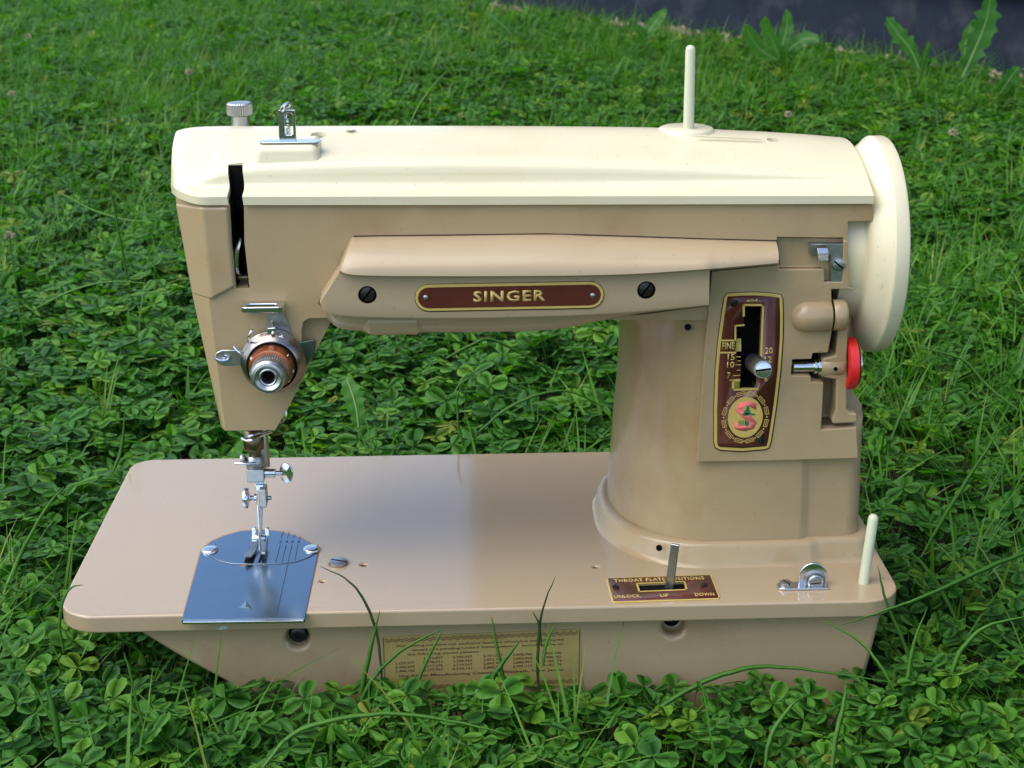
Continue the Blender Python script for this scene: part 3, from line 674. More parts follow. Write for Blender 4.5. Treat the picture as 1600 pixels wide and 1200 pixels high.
# --- stitch plate
GP = [(1136, 459), (1158, 457.5), (1180, 457), (1202, 458.5), (1220, 461), (1222.5, 466), (1223.5, 490), (1223, 530), (1219.5, 580), (1213, 635), (1204.5, 690), (1201, 700), (1195, 702), (1160, 705), (1125, 703), (1118, 699), (1116, 690), (1116, 640), (1118, 580), (1122.5, 530), (1128, 490), (1132, 465)]
def shrink(pts, d):
    c = np.mean(pts, axis=0); n = len(pts); out = []
    for i in range(n):
        p0, p1, p2 = np.array(pts[i-1]), np.array(pts[i]), np.array(pts[(i+1) % n])
        t = (p2-p0)/np.linalg.norm(p2-p0); nn = np.array([-t[1], t[0]])
        if np.dot(nn, c-p1) < 0: nn = -nn
        out.append(tuple(p1+nn*d))
    return out
bm = NB(); slab_y(bm, shrink(GP, -1.6), PF-.12, PF+.2); gk = from_bm('plate_shadow_line', bm, SEAM_SHADOW, panel, False); cut(gk, cut_slot())  # dark slab drawn as the shadow line around the stitch plate
bm = NB(); slab_y(bm, GP, PF-.8, PF+.2); gp = from_bm('stitch_plate', bm, GOLD, SM, True, .2, 2); cut(gp, cut_slot())
bm = NB(); slab_y(bm, shrink(GP, 4.6), PF-.95, PF-.4); f_ = from_bm('enamel_field', bm, BROWN, gp, False); cut(f_, cut_slot())
PY = PF-.96
def strip(bm, pts, wpx, Y, th=.1, closed=False):
    P = [fy(x, y, Y) for x, y in pts]
    if closed: P.append(P[0])
    w_ = wpx*.285*.5
    for a, b in zip(P, P[1:]):
        d_ = (b-a).normalized(); s_ = V(-d_.z, 0, d_.x)*w_; e = d_*w_*.98
        poly_y(bm, [a-s_-e, b-s_+e, b+s_+e, a+s_-e], Y+th)
bm = NB()
def grow(pts, d): return shrink(pts, -d)
strip(bm, [(1162, 493), (1162, 476.5), (1192.5, 476.5), (1188.5, 571)], 3.2, PY-.05)
strip(bm, [(1183.5, 608), (1145, 609), (1146, 594), (1155, 594)], 3.2, PY-.06)
strip(bm, [(1162, 508), (1149, 509), (1149, 532), (1124, 532)], 2.6, PY-.05)
strip(bm, [(1123, 551), (1149, 551)], 2.6, PY-.055)
from_bm('slot_border', bm, GOLD, gp, False)
bm = NB(); slab_y(bm, [(1151, 529), (1158, 529), (1158, 549), (1149, 549)], PY-.04, PY+.3); slab_y(bm, [(1147, 596), (1156, 594), (1155, 606), (1146, 607)], PY-.04, PY+.3); from_bm('stop_block', bm, mat('bright brass', (.85, .68, .25), .25, .9), gp, False)
def ptext(s_, px, py, h, W_=None, Y=PY, m=GOLDD, parent=None, sx=.85, bold=.02, lean=(1, 0, .01), nm='lettering'): return text(nm, s_, h, fy(px, py, Y-.03), lean, (0, 0, 1), m, parent or gp, .08, bold=bold, sx=sx, width=W_)
ptext('FINE', 1138, 541, 3.2, 5.5); ptext('15', 1141.5, 558.5, 2.8, 3.1); ptext('10', 1140.5, 570.5, 2.8, 3.3); ptext('7', 1138.5, 587, 2.8, 1.4)
ptext('20', 1201.5, 548.5, 2.9, 3.4); ptext('12', 1199, 562.5, 2.9, 3.2); ptext('6', 1197, 592, 2.8, 1.5); ptext('404-', 1177, 470, 1.5, 6.3, bold=.01)
bm = NB()
for a, b in (((1151, 557.5), (1157, 557.5)), ((1153, 564), (1157, 564)), ((1150, 570), (1157, 570)), ((1152, 578.5), (1156, 578.5)), ((1146, 587), (1156, 586.5)), ((1140, 594), (1147, 594)), ((1189, 551), (1193, 550.5))): strip(bm, [a, b], 1.1, PY-.05)
from_bm('scale_tick', bm, GOLDD, gp, False)
# emblem
ec = fy(1164.5, 652, PY); RX, RZ = 7.7, 9.6
bm = NB(); l = circ(V(ec.x, PY-.12, ec.z), 1, 40); l = [V(ec.x+(p.x-ec.x)*RX, PY-.12, ec.z+(p.z-ec.z)*RZ) for p in l]
poly_y(bm, l, PY+.2); emb = from_bm('emblem_disc', bm, GOLD, gp, False)
text('emblem_letter', 'S', 13.8, V(ec.x+.1, PY-.14, ec.z-.2), (1, 0, 0), (0, 0, 1), PINK, gp, .1, bold=.02, width=10.2)
bm = NB(); EY = PY-.26
def eblob(bm, cx_, cz_, rx, rz, rot=0):
    l = []
    for k in range(12):
        t = 2*math.pi*k/12; x = rx*math.cos(t); z = rz*math.sin(t); l.append(V(ec.x+cx_+x*math.cos(rot)-z*math.sin(rot), EY, ec.z+cz_+x*math.sin(rot)+z*math.cos(rot)))
    poly_y(bm, l, EY+.06)
eblob(bm, .9, 4.4, .75, .9); eblob(bm, .7, 2.6, 1.5, 1.2, .3); eblob(bm, 2.4, 1.5, 2.2, .5, -.15); eblob(bm, 0, 1.4, 1.6, .7); eblob(bm, .9, -2.9, .9, 1.4, .1)
for k in range(4): strip_ = k*.9; box(bm, (ec.x-2.9+strip_, EY, ec.z-4.2+.2*k), (ec.x-2.5+strip_, EY+.06, ec.z-1.4))
from_bm('emblem_figure', bm, GREENI, gp, False)
bm = NB(); NR = 12
for k in range(NR):
    for off, kind in ((0, 'dot'), (.5, 'bar')):
        t = 2*math.pi*(k+off)/NR; X = ec.x+(RX+1.9)*math.cos(t); Z = ec.z+(RZ+1.8)*math.sin(t)
        if kind == 'dot': poly_y(bm, circ(V(X, PY-.03, Z), .38, 8), PY+.1)
        else:
            tx = V(-(RX+1.9)*math.sin(t), 0, (RZ+1.8)*math.cos(t)).normalized(); nn = V(tx.z, 0, -tx.x)
            for off2 in (-.75, 0, .75):
                a = V(X, PY-.03, Z)+nn*off2
                l = [a-tx*1.75-nn*.13, a+tx*1.75-nn*.13, a+tx*1.75+nn*.13, a-tx*1.75+nn*.13]; poly_y(bm, l, PY+.1)
            for s_ in (-1, 1):
                a = V(X, PY-.035, Z)+tx*1.75*s_; l = [a-tx*.12-nn*.85, a+tx*.12-nn*.85, a+tx*.12+nn*.85, a-tx*.12+nn*.85]; poly_y(bm, l, PY+.1)
from_bm('emblem_border', bm, GOLDD, gp, False)
for px, py, a_ in ((1146.5, 473.5, .7), (1190.5, 687.5, 1.5)): screw('screw', fy(px, py, PY), (0, -1, 0), 1.75, .5, a_, DSCREW, gp)
# stitch lever
b0 = fy(1177, 566, PF+2); e0 = fy(1192.5, 577.5, PF-18); ax = e0-b0; L_ = ax.length
bm = NB(); lathe(bm, b0, ax, [(0, 0), (0, 3.9), (1, 4.0), (L_-2.2, 4.15), (L_-2.0, 3.9), (L_-.9, 3.9), (L_-.5, 3.7), (L_-.4, 0)], 64, knurl=(2, 3)); lv = from_bm('stitch_lever', bm, STEEL, SM, ang=25)
screw('lever_screw', e0-ax.normalized()*.4, ax, 3.35, 1.0, 0.1, CHROME, lv)

# --- throat plate positions plate, on the bed
TP = [(947, 905), (950, 902.5), (1108, 897.5), (1112, 899), (1125, 932), (1123, 935.5), (960, 941), (956, 939)]
ZT = .5
bm = NB(); slab_z(bm, TP, ZT, 0.05); tp = from_bm('position_plate', bm, GOLD, SM, True, .15, 2)
cbz = lambda: slot_z(NB())
cut(tp, cbz())
def shz(pts, d):
    P = [fz(x, y, ZT) for x, y in pts]; P2 = [(p.x, p.y) for p in P]; return [V(x, y, 0) for x, y in shrink(P2, d)]
bm = NB(); f = shz(TP, .75); prism(bm, [[V(p.x, p.y, ZT+.08) for p in f], [V(p.x, p.y, ZT-.1) for p in f]]); tf = from_bm('enamel_field', bm, BROWN, tp, False); cut(tf, cbz())
bm = NB(); zs = ZT+.1
LS = [(995, 911.8), (1069.5, 908.6), (1073, 921.3), (999, 924.4)]
P = [fz(x, y, zs) for x, y in LS]
for a, b in zip(P, P[1:]+P[:1]):
    d_ = (b-a).normalized(); s_ = V(-d_.y, d_.x, 0)*.4; e = d_*.4; prism(bm, [[a-s_-e, b-s_+e, b+s_+e, a+s_-e], [v+V(0, 0, .1) for v in (a-s_-e, b-s_+e, b+s_+e, a+s_-e)]])
from_bm('slot_border', bm, GOLD, tp, False)
rr_ = (fz(1108, 897.5)-fz(950, 902.5)).normalized(); uu_ = V(-rr_.y, rr_.x, 0)
text('lettering', 'THROAT PLATE POSITIONS', 2.9, fz(1030, 905.3, ZT+.09), rr_, uu_, GOLDD, tp, .07, bold=.02, width=40.5, space=1.1)
text('lettering', 'UNLOCK', 2.8, fz(980, 931.8, ZT+.09), rr_, uu_, GOLDD, tp, .07, bold=.02, width=11.8)
text('lettering', 'UP', 2.8, fz(1038, 930.3, ZT+.09), rr_, uu_, GOLDD, tp, .07, bold=.02, width=3.9)
text('lettering', 'DOWN', 2.8, fz(1101, 928.7, ZT+.09), rr_, uu_, GOLDD, tp, .07, bold=.02, width=8.6)
for px, py in ((962, 917), (1101, 914)): screw('screw', fz(px, py, ZT), (0, 0, 1), 1.6, .5, .4, DSCREW, tp)
bm = NB(); slab_z(bm, grow(LEVSLOT, 1), -.5, -1.5); from_bm('slot_floor_shade', bm, BLACK, bed, False)  # black sheet just below the surface paints the slot's shade
b1 = fz(1046, 917, 0); tpz = fy(1055, 850, b1.y-2); d_ = (tpz-b1)
bm = NB(); wv = V(1.55, 0, 0)
def bar(bm, a, b, wv, tv):
    prism(bm, [[a-wv-tv, a+wv-tv, a+wv+tv, a-wv+tv], [b-wv-tv, b+wv-tv, b+wv+tv, b-wv+tv]])
bar(bm, b1-d_*.3, tpz, V(1.75, -.9, 0), V(.3, .7, 0)); from_bm('position_lever', bm, STEEL, SM, True, .4, 3)
# --- bobbin winder tension bracket
bm = NB(); q = fz(1250, 922, 0)
b_ = [fz(1226, 916), fz(1213, 917), fz(1212, 921), fz(1225, 925), fz(1250, 925), fz(1292, 922), fz(1292, 918), fz(1250, 918)]
bp0 = fz(1226, 918); xr_ = fz(1294, 918).x
prism(bm, [rrect(bp0.x-3.6, bp0.y-3.4, xr_, bp0.y+3.4, (.6, .6, 3.3, 3.3), .1, 6), rrect(bp0.x-3.6, bp0.y-3.4, xr_, bp0.y+3.4, (.6, .6, 3.3, 3.3), 1.1, 6)])
bt = from_bm('bobbin_tension_bracket', bm, CHROME, SM, True, .25, 2)
screw('screw', V(bp0.x+.3, bp0.y, 1.1), (0, 0, 1), 2.7, 1.8, .5, STEEL, bt)
uy = bp0.y+1.0
bm = NB(); x0_, x1_ = fy(1247.5, 915, uy).x, fy(1292, 915, uy).x; rb = (x1_-x0_)/2; zc_ = fy(1270, 880, uy).z-rb
l = [V(x0_, uy, .6), V(x1_, uy, .6)]+[V((x0_+x1_)/2+rb*math.cos(t), uy, zc_+rb*math.sin(t)) for t in np.linspace(0, math.pi, 13)]
poly_y(bm, l, uy+1.4); up = from_bm('bracket_upright', bm, CHROME, bt, True, .5, 3)
cdisc = fy(1273, 907, uy); bm = NB(); lathe(bm, V(cdisc.x, uy, cdisc.z), (0, -1, 0), [(0, 4.9), (.8, 4.9), (1.0, 4.3), (.5, 4.0), (.5, 3.7), (2.2, 3.5), (2.6, 3.0), (2.3, 2.6), (2.3, 0)], 28); from_bm('tension_disc', bm, STEEL, bt, ang=35)
screw('screw', V(cdisc.x, uy-2.2, cdisc.z), (0, -1, 0), 2.3, .7, .1, STEEL, bt)
# bed spool pin
rod('spool_pin', fz(1349, 912, -.5), fy(1365.5, 803, 19), 2.35, 2.25, IVORY, SM)

# --- handwheel
bm = NB(); HC = V(-5, 76, 139.6)
lathe(bm, HC, (1, 0, 0), [(346, 0), (346, 33), (355.2, 34.4), (355.8, 35.2), (356, 37.6), (356.4, 39.6), (357.4, 41.4), (359.6, 43.6), (361.8, 45.6), (363.6, 47.0), (364.3, 48.1), (365.0, 48.5), (369.9, 48.5), (370.8, 48.1), (371.4, 47.0), (371.8, 45), (371.5, 40), (368, 36), (368, 20), (372, 16), (372, 0)], 96)
hw = from_bm('handwheel', bm, CREAM, SM, ang=24)

# --- thread tension assembly on the head
TC = fy(430, 557, A)
bm = NB(); lathe(bm, V(TC.x, A, TC.z), (0, -1, 0), [(-1, 9), (2, 9.5), (2.2, 13.0), (4.2, 13.2), (5.2, 12.9), (5.4, 10)], 44); tn = from_bm('tension_disc', bm, STEEL, SM, ang=40)
bm = NB(); lathe(bm, V(TC.x, A-5.4, TC.z), (0, -1, 0), [(0, 9), (1.5, 9), (1.6, 13.6), (2.6, 13.9), (3.4, 13.3), (7.2, 11.3), (7.6, 10.6), (7.6, 9)], 48); from_bm('tension_housing', bm, mat('dark plated steel', (.30, .27, .24), .25, 1., noise=.15, nscale=400), tn, ang=35)
bm = NB(); lathe(bm, V(TC.x, A-12.8, TC.z), (0, -1, 0), [(0, 9), (.4, 9.9), (1.2, 9.8), (5.6, 8.8), (5.8, 8)], 48); from_bm('copper_dial', bm, COPPER, tn, ang=40)
bm = NB(); lathe(bm, V(TC.x, A-12.9, TC.z), (0, -1, 0), [(0, 10.8), (.35, 10.8), (.35, 9)], 48); from_bm('dial_gap', bm, BLACK, tn)
bm = NB(); lathe(bm, V(TC.x, A-17.2, TC.z), (0, -1, 0), [(0, 7.4), (.3, 7.9), (7.0, 7.9), (7.3, 7.5), (10.0, 7.2), (11.2, 6.4), (11.5, 5.4), (10.9, 4.4), (10.4, 3.9), (10.7, 3.4), (10.4, 2.9), (5, 2.7), (5, 0)], 96, knurl=(1, 2)); kb = from_bm('tension_knob', bm, STEEL, tn, ang=27)
bm = NB(); lathe(bm, V(TC.x, A-22.4, TC.z), (0, -1, 0), [(0, 2.6), (.4, 2.6), (.4, 0)], 16); from_bm('knob_bore', bm, BLACK, tn)
WHT = mat('white paint fill', (.75, .75, .72), .5)
for ang_, s_ in ((38, '1'), (-8, '0'), (-38, '9'), (150, '2'), (195, '3')):
    t = math.radians(ang_); c = V(TC.x+9.35*math.cos(t), A-16, TC.z+9.35*math.sin(t)); n_ = V(math.cos(t), -.25, math.sin(t)).normalized(); up_ = V(0, -1, 0); rt_ = up_.cross(n_).normalized(); u2 = n_.cross(rt_)
    text('dial_numeral', s_, 2.0, c+n_*.08, rt_, u2, WHT, tn, .05, bold=.03)
for ang_, s_ in ((92, '-'), (70, '+')):
    t = math.radians(ang_); c = V(TC.x+12.4*math.cos(t), A-9.9, TC.z+12.4*math.sin(t)); n_ = V(math.cos(t)*.45, -.9, math.sin(t)*.45).normalized(); rt_ = V(math.sin(t), 0, -math.cos(t)); u2 = rt_.cross(n_)*-1
    text('dial_mark', s_, 2.6, c+n_*.2, rt_, n_.cross(rt_), WHT, tn, .05, bold=.03)
bm = NB(); t = math.radians(90); prism(bm, [[V(TC.x-2, A-8.2, TC.z+12.6), V(TC.x+2, A-8.2, TC.z+12.6), V(TC.x+1, A-11.6, TC.z+10.6), V(TC.x-1, A-11.6, TC.z+10.6)], [V(TC.x-2, A-8.9, TC.z+12.9), V(TC.x+2, A-8.9, TC.z+12.9), V(TC.x+1, A-12.2, TC.z+11), V(TC.x-1, A-12.2, TC.z+11)]]); from_bm('dial_pointer', bm, WHT, tn, True, .1)
# upper guide: bar, stem, right and left tabs
bm = NB(); GYY = A-1.2
slab_y(bm, [(418, 484), (441, 482), (452, 512), (458, 530), (420, 540), (416, 520)], GYY, A-.1); g1 = from_bm('guide_stem', bm, STEEL, tn, True, .3, 2)
bm = NB(); a = fy(380, 481, A-8); b = fy(436, 479.5, A-8)
rb_ = 1.0
bm2 = rrect(a.x-1, A-9.5, b.x+2, A-1.2, (2.6, .5, .5, 2.6), a.z-.6, 5); prism(bm, [[V(p.x, p.y, p.z-1.5) for p in bm2], [V(p.x, p.y, p.z+1.2) for p in bm2]])
gb = from_bm('guide_bar', bm, CHROME, tn, True, .7, 3)
cb = NB(); bm3 = rrect(a.x+1.0, A-7.6, b.x-1, A-4.2, (1.5,)*4, a.z, 4); prism(cb, [[V(p.x, p.y, p.z-5) for p in bm3], [V(p.x, p.y, p.z+5) for p in bm3]]); cut(gb, cb)
bm = NB(); slab_y(bm, [(466, 536), (490, 531), (494, 535), (491, 556), (474, 577), (462, 585)], A-2, A-.4); from_bm('guide_tab', bm, mat('dull green steel', (.10, .14, .11), .4, .9, noise=.2, nscale=300), tn, True, .3, 2)
bm = NB(); slab_y(bm, [(334, 560), (338, 551), (347, 547), (374, 547), (384, 552), (384, 572), (350, 573), (342, 570)], A-7, A-5.6); lt = from_bm('guide_tab', bm, STEEL, tn, True, .5, 3)
bm = NB(); tube(bm, [fy(337, 560, A-7.6), fy(346, 563, A-8), fy(355, 562, A-7.8), fy(357, 558, A-7.6), fy(351, 556, A-7.5)], .7, 8, 4); from_bm('tab_curl', bm, CHROME, tn)
bm = NB(); slab_y(bm, [(378, 552), (392, 540), (402, 560), (400, 585), (390, 590), (380, 575)], A-6.4, A-3); from_bm('guide_root', bm, STEEL, tn, True, .4, 2)
bm = NB(); tube(bm, [fy(388, 534, A-9), fy(389, 526, A-12), fy(393, 518, A-12), fy(394, 516, A-11)], .55, 8, 4)
tube(bm, [fy(365, 541, A-8), fy(372, 549, A-9), fy(380, 556, A-9.5), fy(390, 560, A-9)], .5, 8, 4); from_bm('check_spring', bm, CHROME, tn)
bm = NB(); tube(bm, [fy(426, 503, A-2), fy(427, 515, A-7), fy(427, 524, A-11)], .9, 8, 2); from_bm('guide_pin', bm, CHROME, tn)
bm = NB(); slab_y(bm, [(416, 524), (418, 513), (430, 512), (433, 524), (440, 540), (405, 540)], A-9.5, A-7.2)
from_bm('guide_foot', bm, CHROME, tn, True, .4, 2)

# --- needle bar, presser bar and foot (slanted)
def sv(px, py, off=0): return fs(px, py, off)
SA = V(0, SL, 1).normalized()
def scyl(name, c0, c1, r, m, parent, seg=20, ang=40, knurl=None):
    bm = NB(); ax = c1-c0; L_ = ax.length; lathe(bm, c0, ax, [(0, 0), (0, r*.93), (r*.1, r), (L_-r*.1, r), (L_, r*.93), (L_, 0)], seg if not knurl else 48, knurl=(2, 3) if knurl else ()); return from_bm(name, bm, m, parent, ang=ang)
nb = scyl('needle_bar', sv(400, 735), sv(393, 640), 2.6, BRONZE, SM)
scyl('bar_bushing', sv(397, 703), sv(395, 672), 4.8, BRONZE, nb)
pb = scyl('presser_bar', sv(411, 730, 9), sv(404, 640, 9), 3.4, STEEL, SM)
scyl('clamp_collar', sv(399, 731), sv(398, 713), 4.2, STEEL, nb)
scyl('collar_wire', sv(367, 724.5, -5), sv(401, 724.5, -5), .75, CHROME, nb, 10)
scyl('collar_screw', sv(376, 717, -2), sv(383, 717, -2), 2.2, STEEL, nb, 16)
bm = NB(); tube(bm, [sv(378, 685, -4), sv(386, 688, -7), sv(398, 686, -8), (sv(412, 679, -6)), sv(424, 675, -2)], .65, 8, 5); tube(bm, [sv(388, 682, -7), sv(400, 678, -8), sv(418, 674, -4)], .5, 8, 4); from_bm('thread_wire', bm, CHROME, SM)
bm = NB(); tube(bm, [sv(447, 640, 8), sv(447, 650, 8), sv(443, 658, 8), sv(434, 660, 8), sv(430, 655, 8)], .45, 8, 4); from_bm('thread_cutter', bm, CHROME, SM)
# clamp block
def sblock(name, pts, off0, off1, m, parent, bev=.4):
    bm = NB(); f = [sv(x, y, off0) for x, y in pts]; prism(bm, [f, [p+V(0, off1-off0, 0) for p in f]]); return from_bm(name, bm, m, parent, True, bev, 2)
ncl = sblock('needle_clamp', [(385, 734), (412, 734), (413, 754), (386, 755)], -5, 4, STEEL, SM, .6)
c0, c1 = sv(414, 739, -1), sv(431, 739, -1); bm = NB(); ax = c1-c0; lathe(bm, c0, ax, [(0, 0), (0, 2.1), (4.6, 2.1), (4.8, 1.9), (5.0, 1.1), (8.0, 1.1)], 20); ts = from_bm('clamp_screw', bm, CHROME, ncl, ang=40)
hc = sv(447.5, 739, -1); bm = NB(); nrm_ = V(-.28, -.93, .1).normalized(); lathe(bm, hc, nrm_, [(-.6, 0), (-.6, 4.3), (-.3, 4.7), (.3, 4.7), (.6, 4.3), (.6, 0)], 28)
for v in bm.verts: v.co.x = hc.x+(v.co.x-hc.x)*.72
from_bm('thumb_disc', bm, CHROME, ncl, ang=40)
# presser foot holder
sh = sblock('presser_foot', [(404, 765), (415, 764), (417, 792), (414, 795), (405, 794)], 0, 7, STEEL, SM, 1.0)
sblock('holder_plate', [(398, 757), (412, 757), (412, 768), (400, 768)], 3, 6, CHROME, sh, .4)
kc0, kc1 = sv(380.5, 778, 3), sv(389, 778, 3); bm = NB(); lathe(bm, kc0, kc1-kc0, [(0, 0), (0, 4.3), (.3, 4.7), (1.9, 4.7), (2.3, 4.3), (2.3, 2), (3.2, 1.2), (5, 1.2), (5.2, 2.4), (6.2, 2.4), (6.2, 0)], 56, knurl=(2, 3)); from_bm('foot_screw', bm, CHROME, sh, ang=50)
scyl('screw_tip', sv(417, 778, 3), sv(424, 778, 3), 1.0, STEEL, sh, 10)
# shank down to the hinge
sblock('shank', [(402, 794), (410, 794), (409, 830), (408.5, 836), (404, 836), (403.5, 830)], 1, 3, STEEL, sh, .3)
scyl('needle', sv(406.5, 862, -3.5), sv(403, 790, -3.5), .5, CHROME, nb, 10)
HZ = fz(407, 843, 6)
cx = sv(407, 843, 0)
scyl('hinge_pin', sv(394.5, 841, 1), sv(415, 841, 1), 1.7, CHROME, sh, 14)
sblock('hinge_ear', [(393, 826), (399, 825), (401, 832), (398, 838), (393, 838)], 1, 3.2, CHROME, sh, .4)
sblock('hinge_ear', [(414, 825), (420, 826), (421, 838), (415, 838), (413, 832)], 1, 3.2, CHROME, sh, .4)
# toes
bm = NB()
def toe(bm, pts, z0=1.0, th=1.1):
    f = [fz(x, y, z0+dz) for x, y, dz in pts]; prism(bm, [f, [p+V(0, 0, th) for p in f]])
toe(bm, [(393, 843, 2.5), (405, 843, 2.5), (403, 857, .3), (398, 866, .3), (393, 872, 1.5), (382, 872, 2.2), (383, 868, 1.5), (390, 860, .3)])
toe(bm, [(405, 843, 2.5), (419, 843, 2.5), (418, 858, .3), (415, 867, 1.8), (408, 867, 1.6), (407, 860, .3), (406, 856, .3)])
from_bm('foot_toe', bm, STEEL, sh, True, .35, 2)

# chips on the bed edge
bm = NB()
for (px, py) in ((1249, 944), (348, 981)):
    q = fy(px, py, -.03); l = [V(q.x+random.uniform(1.2, 3)*math.cos(t), -.03, q.z+random.uniform(.7, 1.3)*math.sin(t)) for t in np.linspace(0, 2*math.pi, 11)[:-1]]
    l = [V(p.x, p.y, min(-3.2, max(-7.8, p.z))) for p in l]; poly_y(bm, l, .3)
from_bm('paint_chip', bm, CHIP, bed, False)

# ================================================================== PLANTS
def leaf_mat(name, cols, rough=.52, trans=.35, vein=False):
    m = bpy.data.materials.new(name); m.use_nodes = True; t = m.node_tree; b = t.nodes['Principled BSDF']; out = t.nodes['Material Output']
    b.inputs['Roughness'].default_value = rough; b.inputs['Specular IOR Level'].default_value = .3
    oi = t.nodes.new('ShaderNodeObjectInfo'); rp = t.nodes.new('ShaderNodeValToRGB'); el = rp.color_ramp.elements
    while len(el) < len(cols): el.new(.5)
    for i, (p, c) in enumerate(cols): el[i].position = p; el[i].color = (*c, 1)
    t.links.new(oi.outputs['Random'], rp.inputs[0])
    tc = t.nodes.new('ShaderNodeTexCoord'); nz = t.nodes.new('ShaderNodeTexNoise'); nz.inputs['Scale'].default_value = 220; nz.inputs['Detail'].default_value = 3
    t.links.new(tc.outputs['Object'], nz.inputs[0])
    mp = t.nodes.new('ShaderNodeMapRange'); mp.inputs[3].default_value = .72; mp.inputs[4].default_value = 1.28; t.links.new(nz.outputs[0], mp.inputs[0])
    mx = t.nodes.new('ShaderNodeVectorMath'); mx.operation = 'SCALE'; t.links.new(rp.outputs[0], mx.inputs[0]); t.links.new(mp.outputs[0], mx.inputs['Scale'])
    at = t.nodes.new('ShaderNodeAttribute'); at.attribute_name = 'rib'; mr = t.nodes.new('ShaderNodeMapRange'); mr.inputs[1].default_value = .82; mr.inputs[2].default_value = 1.; mr.inputs[3].default_value = 1.; mr.inputs[4].default_value = 1.7
    t.links.new(at.outputs['Fac'], mr.inputs[0]); mx2 = t.nodes.new('ShaderNodeVectorMath'); mx2.operation = 'SCALE'; t.links.new(mx.outputs[0], mx2.inputs[0]); t.links.new(mr.outputs[0], mx2.inputs['Scale']); mx = mx2
    t.links.new(mx.outputs[0], b.inputs['Base Color'])
    tr = t.nodes.new('ShaderNodeBsdfTranslucent'); sc = t.nodes.new('ShaderNodeVectorMath'); sc.operation = 'MULTIPLY'; sc.inputs[1].default_value = (1.6, 1.9, .5); t.links.new(mx.outputs[0], sc.inputs[0]); t.links.new(sc.outputs[0], tr.inputs[0])
    mix = t.nodes.new('ShaderNodeMixShader'); mix.inputs[0].default_value = trans; t.links.new(b.outputs[0], mix.inputs[1]); t.links.new(tr.outputs[0], mix.inputs[2]); t.links.new(mix.outputs[0], out.inputs[0])
    return m
CLOVER = leaf_mat('clover leaf', [(0, (0.031, 0.114, 0.013)), (.3, (0.044, 0.153, 0.015)), (.6, (0.056, 0.184, 0.017)), (.85, (0.080, 0.226, 0.017)), (.97, (0.126, 0.267, 0.020)), (1, (0.201, 0.221, 0.030))])
GRASS = leaf_mat('grass blade', [(0, (0.034, 0.121, 0.009)), (.5, (0.055, 0.176, 0.012)), (.88, (0.092, 0.238, 0.021)), (1, (0.197, 0.241, 0.055))], .45, .35)
BLADE = leaf_mat('long grass blade', [(0, (0.056, 0.163, 0.024)), (1, (0.103, 0.249, 0.034))], .4, .35)
DARKB = leaf_mat('dark grass stem', [(0, (0.030, 0.060, 0.013)), (1, (0.034, 0.069, 0.017))], .45, .2)
WEED = leaf_mat('broad weed leaf', [(0, (0.04, 0.15, 0.022)), (1, (0.065, 0.20, 0.026))], .5, .4)
PETAL = mat('clover blossom', (.42, .38, .24), .7, noise=.2, nscale=300)
STRAW = leaf_mat('dry straw', [(0, (.25, .17, .07)), (1, (.35, .27, .13))], .6, .2)

def leaflet_geo(L=10., W=8.6, fold=.22, notch=.10, curl=0., seed=0):
    """one clover leaflet from its base at the origin along +X: two halves folded on the midrib"""
    r = random.Random(seed); vs = []; fs_ = []
    st = [(0, 0), (.18, .26), (.42, .44), (.68, .50), (.88, .40), (1.0, .16)]
    mid = [0, .2, .42, .66, .84, 1-notch]
    for i, ((x, w_), mx_) in enumerate(zip(st, mid)):
        zc_ = curl*(x-.3)**2*L
        if i == 0: vs.append((0, 0, 0)); continue
        vs.append((mx_*L, 0, zc_)); 
        for s_ in (1, -1): vs.append((x*L, s_*w_*W*r.uniform(.95, 1.05), zc_+fold*w_*W+r.uniform(-.25, .25)))
    idx = lambda i, s_: 0 if i == 0 else 1+(i-1)*3+s_
    for s_ in (1, 2):
        for i in range(5):
            a, b = idx(i, 0), idx(i+1, 0); c, d_ = idx(i, s_), idx(i+1, s_)
            if i == 0: fs_.append((a, b, d_))
            else: fs_.append((a, b, d_, c))
    return vs, fs_
def xf(vs, Mx): return [Mx @ Vector(v) for v in vs]
def mesh_from(name, V_, F_, m):
    me = bpy.data.meshes.new(name); me.from_pydata([tuple(Vector(v)*S) for v in V_], [], F_); me.materials.append(m)
    for p in me.polygons: p.use_smooth = True
    if name in ('leaflet',) or name.startswith('a_clover'):
        a = me.attributes.new('rib', 'FLOAT', 'POINT'); vals = []
        nl = 1 if name == 'leaflet' else 3
        for i in range(len(V_)):
            k = i % 16; vals.append(1. if i < nl*16 and (k == 0 or (k-1) % 3 == 0) else 0.)
        a.data.foreach_set('value', vals)
    return me
def stem_geo(p0, p1, r=.45):
    bmv = []; f = []
    n = 4
    for k in range(n+1):
        t = k/n; p = Vector(p0).lerp(Vector(p1), t)+Vector((math.sin(t*math.pi)*2.5, 0, 0))
        for a in range(3): bmv.append(p+Vector((r*math.cos(a*2.09), r*math.sin(a*2.09), 0)))
    for k in range(n):
        for a in range(3): b = (a+1) % 3; f.append((k*3+a, k*3+b, k*3+3+b, k*3+3+a))
    return bmv, f
def clover_leaf_mats(seed):
    r = random.Random(seed); out = []
    base = r.uniform(0, 6.28)
    for k in range(3):
        a = base+k*2.094+r.uniform(-.18, .18)
        out.append(Matrix.Rotation(a, 4, 'Z') @ Matrix.Rotation(-r.uniform(-.2, .3), 4, 'Y'))
    return out
